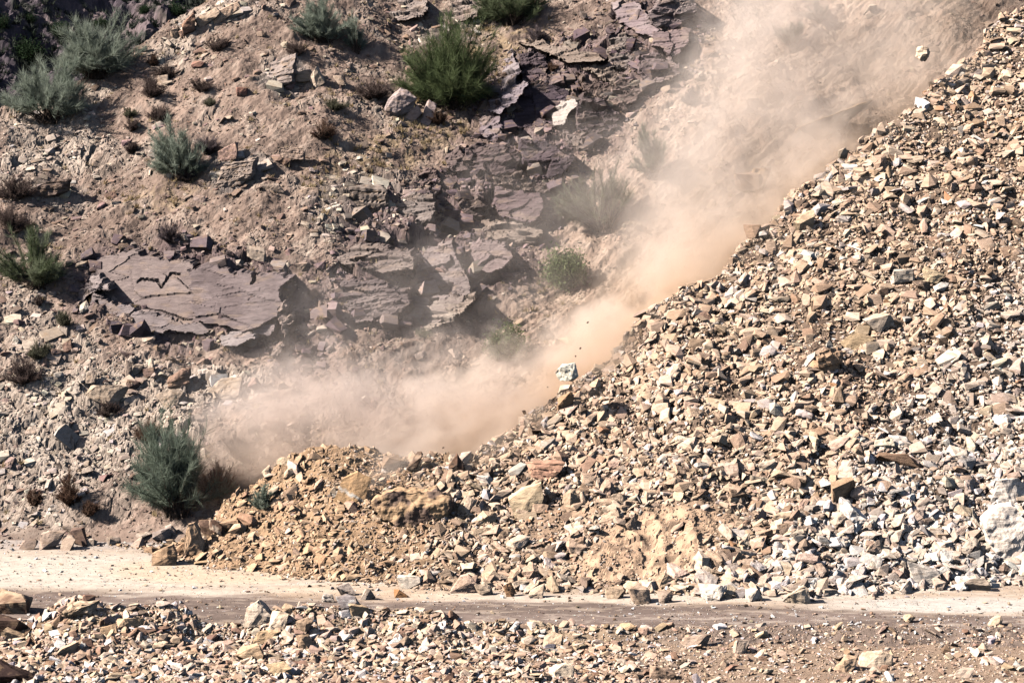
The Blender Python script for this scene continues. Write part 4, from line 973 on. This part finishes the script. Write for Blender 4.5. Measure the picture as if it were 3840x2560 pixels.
def make_bush(seed, w, h, kind='broom', lean=(0, 0), nb=None, nt=None, cA=(.095, .125, .085), cB=(.17, .20, .15), bare=.35, tw=.017):
    r = np.random.default_rng(seed)
    nb = int((nb or 44) * 2.4); nt = int((nt or 190) * .62)
    SV, SF, off = [], [], 0
    B0, D0, L0, C0, T0 = [], [], [], [], []
    lob = [(r.uniform(0, 2 * math.pi), math.acos(r.uniform(0.03, 1)), r.uniform(.72, 1.12)) for _ in range(max(10, int(nb / 6)))]
    for i in range(nb):
        la, le_, lr = lob[r.integers(len(lob))]
        az = la + r.normal(0, .30) / max(math.sin(le_), .35); el = abs(le_ + r.normal(0, .24))      # 0 up
        el = min(el, 1.45)
        rad = lr * r.uniform(.35, 1.0) ** .5
        tip = np.array([math.sin(el) * math.cos(az) * w * .56, math.sin(el) * math.sin(az) * w * .46, h * (.16 + .80 * math.cos(el))]) * rad
        tip = tip * (1 - .18 * r.random()) + np.array([lean[0] * tip[2], lean[1] * tip[2], 0])
        p0 = np.array([r.normal(0, .05 * w), r.normal(0, .04 * w), -.1])
        mid = p0 * .55 + tip * .45 + np.array([0, 0, .04 * h]) + r.normal(0, .03 * w, 3)
        ts = np.linspace(0, 1, 6)[:, None]
        curve = (1 - ts) ** 2 * p0 + 2 * ts * (1 - ts) * mid + ts ** 2 * tip
        if kind != 'leafy' or i % 2 == 0:
            v, f = tube(curve, .026 * (h / 2) ** .5 * r.uniform(.5, 1.1), .006, 3)
            SV += v; SF += [[a + off for a in q] for q in f]; off += len(v)
        n_t = int(nt * r.uniform(.6, 1.3))
        t = r.uniform(bare, 1, n_t) ** .8
        base = (1 - t[:, None]) ** 2 * p0 + 2 * t[:, None] * (1 - t[:, None]) * mid + t[:, None] ** 2 * tip
        bd = tip - mid; bd = bd / np.linalg.norm(bd)
        d = bd * .55 + r.normal(0, .38, (n_t, 3)) + np.array([0, 0, .24])
        d /= np.linalg.norm(d, axis=1, keepdims=True)
        B0.append(base + r.normal(0, .02, (n_t, 3))); D0.append(d)
        L0.append(r.uniform(.06, .17, n_t) * (h + w) * .5 * (.6 + .4 * t))
        tone = np.clip(r.normal(.5, .22) + r.normal(0, .15, n_t) + .25 * (t - .6), 0, 1)
        C0.append(np.array(cA)[None] * (1 - tone[:, None]) + np.array(cB)[None] * tone[:, None])
    base = np.concatenate(B0); d = np.concatenate(D0); L = np.concatenate(L0); c = np.concatenate(C0)
    n = len(base)
    side = np.cross(d, r.normal(0, 1, (n, 3))); side /= np.linalg.norm(side, axis=1, keepdims=True)
    if kind == 'leafy':
        # small oval leaves in ones and twos
        L = r.uniform(.05, .10, n) * (w / 1.6); pos = base + r.normal(0, .09 * w, (n, 3))
        s2 = side * (L * .38)[:, None]; m = pos + d * (L * .5)[:, None]
        V = np.stack([pos, m + s2, pos + d * L[:, None], m - s2], 1).reshape(-1, 3)
        k = np.arange(n)[:, None] * 4; F = np.concatenate([k + [0, 1, 2], k + [0, 2, 3]])
        CC = np.repeat(c, 4, 0)
    else:
        bend = r.normal(0, .10, (n, 3)); bend[:, 2] += .05
        m = base + d * (L * .5)[:, None]; e = base + d * L[:, None] + bend * L[:, None]
        w0 = side * tw * .5; w1 = side * tw * .36
        V = np.stack([base + w0, base - w0, m + w1, m - w1, e], 1).reshape(-1, 3)
        k = np.arange(n)[:, None] * 5
        F = np.concatenate([k + [0, 1, 3], k + [0, 3, 2], k + [2, 3, 4]])
        CC = np.repeat(c, 5, 0)
    crown = mesh_from('crown', V, F, CC)
    stem = mesh_from('stem', np.array(SV), np.array(SF))
    return crown, stem

def bush(name, label, cat, bx, by, w, h, group=None, seed=1, back=0, scale_px=True, **kw):
    px, py = P2(bx, by)
    P = hit(px, py) if not back else None
    if back:
        dr_ = ray(px, py); t = np.arange(100, 320, .1); X = dr_.x * t; Y = dr_.y * t; Z = CAM_Z + dr_.z * t
        b = Z < far_z(X, Y); k = int(np.argmax(b)); P = Vector((X[k], Y[k], Z[k]))
    s = (P - Vector((0, 0, CAM_Z))).length / FPX * 1024 / 2352
    k_ = 1.18 if name == 'broom_bush' else 1.1
    W_, H_ = w * s * k_, h * s * k_
    if name == 'broom_bush':
        kw['cA'] = tuple(1.25 * q for q in kw['cA']); kw['cB'] = tuple(1.3 * q for q in kw['cB'])
    crown, stem = make_bush(seed, W_, H_, **kw)
    o = bpy.data.objects.new(name, None); C.objects.link(o); o.location = P
    tag(o, label, cat, group)
    link('crown', crown, M_TWIG, o); link('stem', stem, M_BARK, o)
    LAND.append(('the ' + label.split(' ')[0] + ' bush', px, py - h * .2)) if False else None
    return o

GB = 'broom bushes on the slope'
BG = dict(cA=(.125, .152, .115), cB=(.30, .33, .26))      # blue grey
GR_ = dict(cA=(.070, .090, .045), cB=(.150, .175, .095))    # darker green
bush('broom_bush', 'largest blue-green broom bush on the ridge against the dark mountain', 'bush', 222, 178, 185, 140, GB, 801, nb=60, nt=230, **BG)
bush('broom_bush', 'blue-grey broom bush with bare dark stems at the left edge of the ridge', 'bush', 112, 278, 175, 150, GB, 802, bare=.55, nb=40, nt=230, **BG)
bush('broom_bush', 'rounded pale green broom bush at the top of the slope', 'bush', 738, 95, 128, 105, GB, 803, **BG)
bush('broom_bush', 'narrow broom bush just right of the rounded pale green one', 'bush', 820, 122, 56, 95, GB, 804, nb=20, lean=(-.15, 0), **BG)
bush('broom_bush', 'broom bush fanning left beside a purplish shrub in the middle left slope', 'bush', 420, 408, 150, 122, GB, 805, lean=(-.22, 0), **BG)
bush('broom_bush', 'biggest dark green broom bush beside the dark outcrop', 'bush', 1040, 248, 215, 195, GB, 806, lean=(-.05, 0), nb=80, nt=240, cA=(.055, .075, .032), cB=(.135, .165, .075))
bush('broom_bush', 'dark broom bush cut by the top of the frame', 'bush', 1180, 55, 170, 110, GB, 807, nb=50, **GR_)
bush('broom_bush', 'green broom bush low at the left edge of the slope', 'bush', 78, 660, 150, 145, GB, 808, lean=(-.1, 0), cA=(.085, .11, .05), cB=(.17, .185, .12))
bush('broom_bush', 'tall dark blue-green broom bush above the road on the left', 'bush', 412, 1180, 225, 225, GB, 809, lean=(-.05, 0), nb=62, nt=200, bare=.25, cA=(.09, .115, .085), cB=(.21, .245, .185))
bush('broom_bush', 'sparse dusty broom bush with visible stems below the central outcrop', 'bush', 1388, 530, 180, 155, GB, 810, lean=(-.25, 0), nb=34, nt=170, bare=.5, cA=(.11, .115, .075), cB=(.22, .215, .15))
bush('broom_bush', 'pale dusty broom bush at the edge of the gully', 'bush', 1502, 408, 105, 132, GB, 811, lean=(-.22, 0), nb=24, nt=150, bare=.45, cA=(.12, .13, .09), cB=(.24, .25, .18))
bush('broom_bush', 'low green broom tuft emerging behind the left rubble', 'bush', 606, 1168, 62, 52, GB, 812, nb=16, **BG)
bush('broom_bush', 'faint broom bush blurred in the dust near the top of the gully', 'bush', 1812, 105, 75, 62, GB, 813, nb=22, cA=(.12, .13, .10), cB=(.20, .21, .17))
bush('broom_bush', 'faint dark shrub blurred in the dust above the first one', 'bush', 1880, 48, 60, 50, GB, 814, nb=18, cA=(.10, .11, .09), cB=(.18, .18, .15))
GL = 'leafy green shrubs in the dusty gully'
bush('leafy_shrub', 'upper leafy green shrub at the gully edge', 'bush', 1298, 652, 98, 98, GL, 821, kind='leafy', nb=70, nt=110, cA=(.12, .15, .065), cB=(.25, .29, .14), bare=.1)
bush('leafy_shrub', 'lower leafy green shrub half veiled by dust', 'bush', 1165, 818, 90, 82, GL, 822, kind='leafy', nb=64, nt=110, cA=(.10, .125, .055), cB=(.21, .24, .12), bare=.1)
bush('leafy_shrub', 'small leafy weed on the slope left of the lower leafy shrub', 'bush', 970, 772, 36, 26, GL, 823, kind='leafy', nb=14, nt=60, cA=(.12, .14, .07), cB=(.2, .22, .12), bare=.1)
GD = 'dry brown shrubs on the slope'
DRY = dict(cA=(.075, .052, .046), cB=(.16, .115, .10)); PUR = dict(cA=(.10, .078, .08), cB=(.19, .15, .155)); RUS = dict(cA=(.11, .06, .04), cB=(.21, .13, .09)); OLV = dict(cA=(.09, .09, .06), cB=(.18, .17, .11))
for k, (x, y, w, h, cc2, lab) in enumerate([
        (495, 115, 64, 42, DRY, 'round dry shrub below the ridge line, upper left'), (683, 124, 70, 32, DRY, 'low dry shrub just under the rounded pale green broom'),
        (348, 222, 66, 48, DRY, 'dense dark shrub below the largest ridge broom'), (382, 180, 56, 40, DRY, 'dark shrub directly right of the largest ridge broom'),
        (352, 150, 36, 24, RUS, 'small russet shrub touching the ridge rocks'), (465, 210, 52, 36, DRY, 'small dark shrub in the open soil of the upper slope'), (486, 243, 40, 18, OLV, 'flat olive shrub under the small dark one'),
        (367, 276, 66, 40, DRY, 'dry shrub in the middle of the upper left slope'), (302, 300, 46, 32, DRY, 'dry shrub left of the leaning broom'), (298, 268, 36, 24, OLV, 'olive tuft above two dry shrubs, upper left'),
        (305, 352, 38, 26, DRY, 'little dry shrub left of the broom fanning left'), (478, 350, 74, 56, PUR, 'purplish bare shrub right of the broom fanning left'), (428, 415, 50, 40, PUR, 'dark shrub at the base of the broom fanning left'),
        (740, 316, 64, 44, RUS, 'reddish brown shrub in the centre of the upper slope'), (856, 226, 96, 50, DRY, 'wide dark dry shrub left of the biggest dark green broom'), (770, 250, 66, 24, OLV, 'flat olive shrub left of the wide dark dry one'),
        (395, 556, 62, 50, PUR, 'lone purplish shrub above the purple cliff'), (30, 455, 120, 58, DRY, 'dark shrub mass at the left edge above the black shadow'), (30, 530, 110, 60, DRY, 'dark shrub shape standing in for shadow at the left edge, lower'),  # the lower one is a dark shape put where shadow mostly lies
        (250, 955, 68, 36, DRY, 'dry shrub growing from the pale cracked ledges'), (162, 1155, 72, 82, RUS, 'reddish upright shrub on the lower left slope'), (78, 1160, 50, 38, RUS, 'small reddish shrub left of the upright one'),
        (340, 1015, 76, 60, RUS, 'reddish shrub above the tall dark broom'), (500, 1140, 110, 90, RUS, 'wide dry shrub right of the tall dark broom'), (545, 1050, 80, 70, DRY, 'dark dry shrub behind the tall dark broom'),
        (205, 1180, 50, 34, RUS, 'low reddish shrub beside the road, left'), (52, 880, 100, 70, DRY, 'dark shrub at the left edge beside the pale ledges'), (90, 820, 60, 40, OLV, 'olive brown shrub above the left edge shrub'),
        (720, 682, 30, 22, DRY, 'tiny tussock right of the purple cliff'), (1322, 125, 58, 38, DRY, 'dry shrub on top of the central outcrop'), (1366, 135, 36, 34, DRY, 'narrow dry shrub beside the one on the outcrop top'),
        (1252, 140, 40, 36, DRY, 'dark shrub on the left crown of the outcrop'), (1268, 162, 44, 22, RUS, 'low russet shrub in the outcrop cleft'), (1235, 98, 60, 40, PUR, 'purplish shrub behind the outcrop'),
        (1412, 42, 40, 36, PUR, 'thin bare shrub in the upper right crags'), (1010, 285, 56, 32, RUS, 'russet shrub at the foot of the biggest dark green broom'), (945, 975, 40, 24, RUS, 'dusty russet tuft on the soil left of the dust'),
        (625, 985, 40, 26, RUS, 'russet tuft on the lower soil slope'), (1100, 610, 56, 40, PUR, 'faint shrub behind the dusty faces'), (1330, 300, 30, 22, RUS, 'small golden tuft among the outcrop blocks'),
        (150, 745, 50, 36, OLV, 'olive shrub left of the purple cliff'), (90, 700, 30, 20, DRY, 'small dark tuft under the left edge broom'), (1590, 240, 50, 40, PUR, 'faint bare shrub on the dusty bank')]):
    bush('dry_shrub', lab, 'shrub', x, y, w, h, GD, 840 + k, nb=22 + w // 5, nt=90, bare=.12, tw=.014, **cc2)
GT = 'green shrubs on the far mountain'
for k, (x, y, w, h, lab) in enumerate([(66, 138, 78, 56, 'dark green tree on the far mountain beside the left broom'), (138, 82, 50, 34, 'bright green bush on the shaded far mountain'), (6, 66, 40, 32, 'dark green bush at the left edge of the far mountain'),
        (65, 50, 36, 22, 'small bright green bush high on the far mountain'), (404, 32, 50, 26, 'pale bluish bush on the far mountain near the power lines'), (230, 62, 40, 22, 'dark bush on the far mountain above the largest ridge broom'), (330, 28, 34, 18, 'small dark bush on the far mountain near the top edge')]):
    bush('mountain_shrub', lab, 'bush', x, y, w, h, GT, 890 + k, back=1, kind='leafy', nb=46, nt=60, bare=.1, cA=(.02, .036, .018), cB=(.04, .065, .03))
# countless small tufts on the mountainside: one mass
def tufts(name, n, fn, seed, cA, cB, sc, blades=14):
    r = np.random.default_rng(seed); P = fn(r, n); n = len(P)
    k = blades; base = np.repeat(P, k, 0) + r.normal(0, 1, (n * k, 3)) * np.repeat(sc(P, r), k)[:, None] * [.30, .30, .02]
    L = np.repeat(sc(P, r), k) * r.uniform(.5, 1.1, n * k)
    d = r.normal(0, .5, (n * k, 3)); d[:, 2] = np.abs(d[:, 2]) + .6; d /= np.linalg.norm(d, axis=1, keepdims=True)
    s_ = np.cross(d, r.normal(0, 1, d.shape)); s_ /= np.linalg.norm(s_, axis=1, keepdims=True)
    wd = L * .12
    V = np.stack([base + s_ * wd[:, None], base - s_ * wd[:, None], base + d * L[:, None]], 1).reshape(-1, 3)
    t = np.repeat(r.random(n), k)[:, None]; c = np.array(cA)[None] * (1 - t) + np.array(cB)[None] * t
    o = link(name, mesh_from(name, V, np.arange(len(V)).reshape(-1, 3), np.repeat(c, 3, 0)), M_TWIG)
    return tag(o, kind='stuff')
def far_pts(r, n):
    x = r.uniform(-62, -8, n); y = r.uniform(135, 205, n); m = fbm(x * .15, y * .15, 441, 3) > -.15
    x, y = x[m], y[m]; return np.stack([x, y, far_z(x, y)], 1)
tufts('mountain_scrub', 9000, far_pts, 61, (.025, .032, .022), (.075, .085, .07), lambda P, r: r.uniform(.25, .8, len(P)), 16)
def straw_pts(r, n):
    x = r.uniform(-28, 12, n); y = r.uniform(65, 99, n); z = zat(x, y); px, py, d = project(x, y, z)
    m = (r.random(n) < .08 + blob(px, py, STRAW)) & (hill_base(x, y) > .1) & (hill_base(x, y) > scree_base(x, y)) & (fbm(x * .9, y * .9, 443, 3) > -.1)
    return np.stack([x, y, z], 1)[m]
tufts('dry_grass', 16000, straw_pts, 63, (.30, .21, .11), (.44, .34, .20), lambda P, r: r.uniform(.12, .30, len(P)), 12)

# ---------------------------------------------------------------- power lines in front of the far mountain
def wire(label, p0, p1, sag):
    a = Vector((0, 0, CAM_Z)) + ray(*p0) * 130; b = Vector((0, 0, CAM_Z)) + ray(*p1) * 118
    d = (b - a); a = a - d * 1.2; b = b + d * 1.2
    pts = [a.lerp(b, t) - Vector((0, 0, sag * 4 * t * (1 - t) - sag * .7)) for t in np.linspace(0, 1, 30)]
    v, f = tube([p[:] for p in pts], .018, .018, 5)
    me = mesh_from('power_line', np.array(v), np.array(f))
    m = M_BARK
    tag(link('power_line', me, m), label, 'cable', 'power lines over the ridge')
wire('upper thin power line crossing the top left over the ridge', P2(600 * .98, -4), P2(850, 18), .3)
wire('lower thin power line crossing the top left over the ridge', P2(540, 0), P2(790, 46 - 10), .3)

# ---------------------------------------------------------------- the larger loose stones as things of their own
def cname(c):
    v = float(np.mean(c)); rr = c[0] / max(c[2], 1e-3)
    if v < .13: return 'dark brown'
    if rr > 3.0: return 'rusty'
    if v < .25: return 'brown'
    if rr < 1.25: return 'white' if v > .6 else 'grey'
    if v > .46: return 'cream'
    return 'ochre' if rr > 2.2 else 'tan'
def direction(dx, dy):
    a = math.degrees(math.atan2(-dy, dx)) % 360
    return ['right of', 'up and right of', 'above', 'up and left of', 'left of', 'down and left of', 'below', 'down and right of'][int(((a + 22.5) % 360) // 45)]
KN = {'scree': ('scree_rock', 'rocks on the scree'), 'berm': ('berm_rock', 'rocks on the near berm'), 'hill': ('hillside_rock', 'loose rocks on the hillside')}
desc = {}
rows = []
DPR = {}
for it in INDIV:
    kind, pos, Rm, size, c, pid, px, py = it
    L_ = [l for l in LAND if l[0]]
    j = min(range(len(L_)), key=lambda q: math.hypot(L_[q][1] - px, L_[q][2] - py))
    th = PROTO[pid][0][:, 2].max() - PROTO[pid][0][:, 2].min()
    shape = 'slab' if th < .3 else 'wedge' if th < .42 else 'rock' if th < .56 else 'block'
    key = ('', cname(c), shape, direction(px - L_[j][1], py - L_[j][2]), L_[j][0])
    desc.setdefault(key, []).append((math.hypot(L_[j][1] - px, L_[j][2] - py), len(rows))); rows.append(key)
ORD = ['nearest to it', 'second nearest to it', 'third nearest to it', 'fourth nearest to it', 'fifth nearest to it', 'sixth nearest to it', 'seventh nearest to it', 'eighth nearest to it', 'ninth nearest to it', 'tenth nearest to it', 'eleventh from it', 'twelfth from it', 'thirteenth from it', 'fourteenth from it', 'fifteenth from it']
rank = {}
for key, v in desc.items():
    v.sort()
    for q, (_, i) in enumerate(v): rank[i] = (q, len(v))
for i, it in enumerate(INDIV):
    kind, pos, Rm, size, c, pid, px, py = it
    nm, grp = KN[kind]
    if pid not in DPR: DPR[pid] = detail_proto(pid)
    V, Fc = DPR[pid]
    V2_ = V * size
    o = link(nm, mesh_from(nm, V2_, Fc, np.repeat(c[None], len(V), 0)), M_STONE)
    M = Matrix([list(Rm[a]) + [pos[a]] for a in range(3)] + [[0, 0, 0, 1]])
    o.matrix_world = M
    key = rows[i]; lab = f'{key[1]} {key[2]} {key[3]} {key[4]}'
    q, n = rank[i]
    if n > 1: lab += ', ' + ORD[min(q, len(ORD) - 1)]
    tag(o, ' '.join(lab.split(' ')[:16]), 'rock', grp)

# ---------------------------------------------------------------- dust
def dust(name, p0, p1, hw, up, curve_r, curve_d, dens, c0, c1, seed, scale=.35, amp=.9, step=None):
    """rolling dust between two points: density falls off around the axis with a radius that changes along it"""
    p0 = Vector(p0); p1 = Vector(p1); L = (p1 - p0).length
    ex = (p1 - p0).normalized(); ey = Vector((0, 0, 1)).cross(ex).normalized(); ez = ex.cross(ey)
    M = Matrix([[ex[i], ey[i], ez[i], p0[i]] for i in range(3)] + [[0, 0, 0, 1]])
    bm = bmesh.new(); bmesh.ops.create_cube(bm, size=1.0)
    for v in bm.verts: v.co = Vector(((v.co.x + .5) * L, v.co.y * 2 * hw, (v.co.z + .5) * (up + 2.5) - 2.5))
    me_ = bpy.data.meshes.new(name); bm.to_mesh(me_); bm.free()
    o = link(name, me_); o.matrix_world = M
    m = bpy.data.materials.new(name); m.use_nodes = True; nt = m.node_tree; N = nt.nodes; K = nt.links
    N.clear(); outn = N.new('ShaderNodeOutputMaterial'); pv = N.new('ShaderNodeVolumePrincipled'); K.new(pv.outputs[0], outn.inputs['Volume'])
    tc = N.new('ShaderNodeTexCoord'); sp = N.new('ShaderNodeSeparateXYZ'); K.new(tc.outputs['Object'], sp.inputs[0])
    def math_(op, a, b=None, clamp=False):
        n = N.new('ShaderNodeMath'); n.operation = op; n.use_clamp = clamp
        for i, q in enumerate((a, b)):
            if q is None: continue
            if isinstance(q, (int, float)): n.inputs[i].default_value = q
            else: K.new(q, n.inputs[i])
        return n.outputs[0]
    xn = math_('DIVIDE', sp.outputs[0], L)
    def curve(pts):
        fc_ = N.new('ShaderNodeFloatCurve'); cu = fc_.mapping.curves[0]
        while len(cu.points) > 2: cu.points.remove(cu.points[-1])
        cu.points[0].location = pts[0]; cu.points[1].location = pts[-1]
        for q in pts[1:-1]: cu.points.new(*q)
        fc_.mapping.update(); K.new(xn, fc_.inputs['Value']); return fc_.outputs[0]
    rad = math_('MULTIPLY', curve(curve_r), 10.0); dn = curve(curve_d)
    n1_ = N.new('ShaderNodeTexNoise'); n1_.inputs['Scale'].default_value = scale; n1_.inputs['Detail'].default_value = 4.0; n1_.inputs['Roughness'].default_value = .6; n1_.inputs['Distortion'].default_value = .6
    mp = N.new('ShaderNodeMapping'); mp.inputs['Location'].default_value = (seed, seed * .7, 3); mp.inputs['Scale'].default_value = (.75, 1, 1.2); K.new(tc.outputs['Object'], mp.inputs[0]); K.new(mp.outputs[0], n1_.inputs['Vector'])
    n2_ = N.new('ShaderNodeTexNoise'); n2_.inputs['Scale'].default_value = scale * 3.2; n2_.inputs['Detail'].default_value = 3.0; n2_.inputs['Distortion'].default_value = 1.2; K.new(mp.outputs[0], n2_.inputs['Vector'])
    ry_ = math_('DIVIDE', sp.outputs[1], hw); rz_ = math_('DIVIDE', sp.outputs[2], rad)
    r2 = math_('ADD', math_('MULTIPLY', ry_, ry_), math_('MULTIPLY', rz_, rz_))
    nz = math_('ADD', math_('MULTIPLY', math_('SUBTRACT', n1_.outputs[0], .52), amp * 3.4), math_('MULTIPLY', math_('SUBTRACT', n2_.outputs[0], .5), amp * 1.3))
    body = math_('ADD', math_('SUBTRACT', 1.0, r2), nz)
    sm_ = N.new('ShaderNodeMapRange'); sm_.interpolation_type = 'SMOOTHSTEP'; sm_.inputs[1].default_value = 0.0; sm_.inputs[2].default_value = 1.25; K.new(body, sm_.inputs[0])
    rim = math_('SUBTRACT', 1.0, math_('MULTIPLY', ry_, ry_), True)
    de = math_('MULTIPLY', math_('MULTIPLY', sm_.outputs[0], dn), rim); de = math_('MULTIPLY', de, dens)
    K.new(de, pv.inputs['Density'])
    cm = N.new('ShaderNodeMix'); cm.data_type = 'RGBA'; cm.inputs[6].default_value = (*c0, 1); cm.inputs[7].default_value = (*c1, 1)
    hz = math_('DIVIDE', sp.outputs[2], 3.0, True); K.new(hz, cm.inputs[0]); K.new(cm.outputs[2], pv.inputs['Color'])
    pv.inputs['Anisotropy'].default_value = 0.1
    me_.materials.append(m)
    tag(o, kind='stuff'); return o
#@@DUST
OR, PK = (.97, .71, .46), (.95, .83, .73)
dust('dust_cloud', (-6.0, 64.8, -1.6), (21.0, 85.7, 15.4), 4.2, 9.0,
     [(0, .40), (.15, .46), (.35, .40), (.60, .42), (.8, .48), (1, .5)],
     [(0, 0), (.08, .7), (.2, 1), (.45, .9), (.65, .6), (.85, .4), (1, 0)], .95, OR, PK, 4.0, amp=1.15)
dust('dust_cloud', (-12.5, 67.5, 1.2), (3.0, 68.8, 1.8), 2.6, 7.5,
     [(0, .25), (.25, .50), (.5, .62), (.8, .5), (1, .35)], [(0, 0), (.12, .5), (.32, .95), (.7, 1), (1, 0)], .85, (.96, .79, .65), (.95, .84, .77), 12.0, scale=.35, amp=1.0)
dust('dust_veil', (4.5, 75.0, 7.2), (24.0, 97.0, 23.0), 5.5, 8.5,
     [(0, .45), (.4, .9), (1, 1)], [(0, 0), (.12, .9), (.6, 1), (1, .9)], .175, (.97, .85, .72), (.97, .87, .80), 26.0, scale=.26, amp=1.25)
dust('dust_cloud', (6.0, 77.0, 8.2), (13.0, 91.0, 21.0), 3.2, 5.5,
     [(0, .35), (.3, .5), (.6, .6), (1, .6)], [(0, 0), (.2, .8), (.6, .9), (1, .7)], .12, (.98, .86, .74), (.97, .89, .82), 33.0, scale=.30, amp=1.2)
dust('dust_veil', (-12, 68.5, 2.6), (12.0, 84.0, 14.5), 4.0, 5.0,
     [(0, .4), (.5, .5), (1, .5)], [(0, 0), (.3, .8), (.7, 1), (1, .6)], .065, (.95, .86, .80), (.95, .86, .80), 9.0, scale=.4, amp=1.3)
#@@END
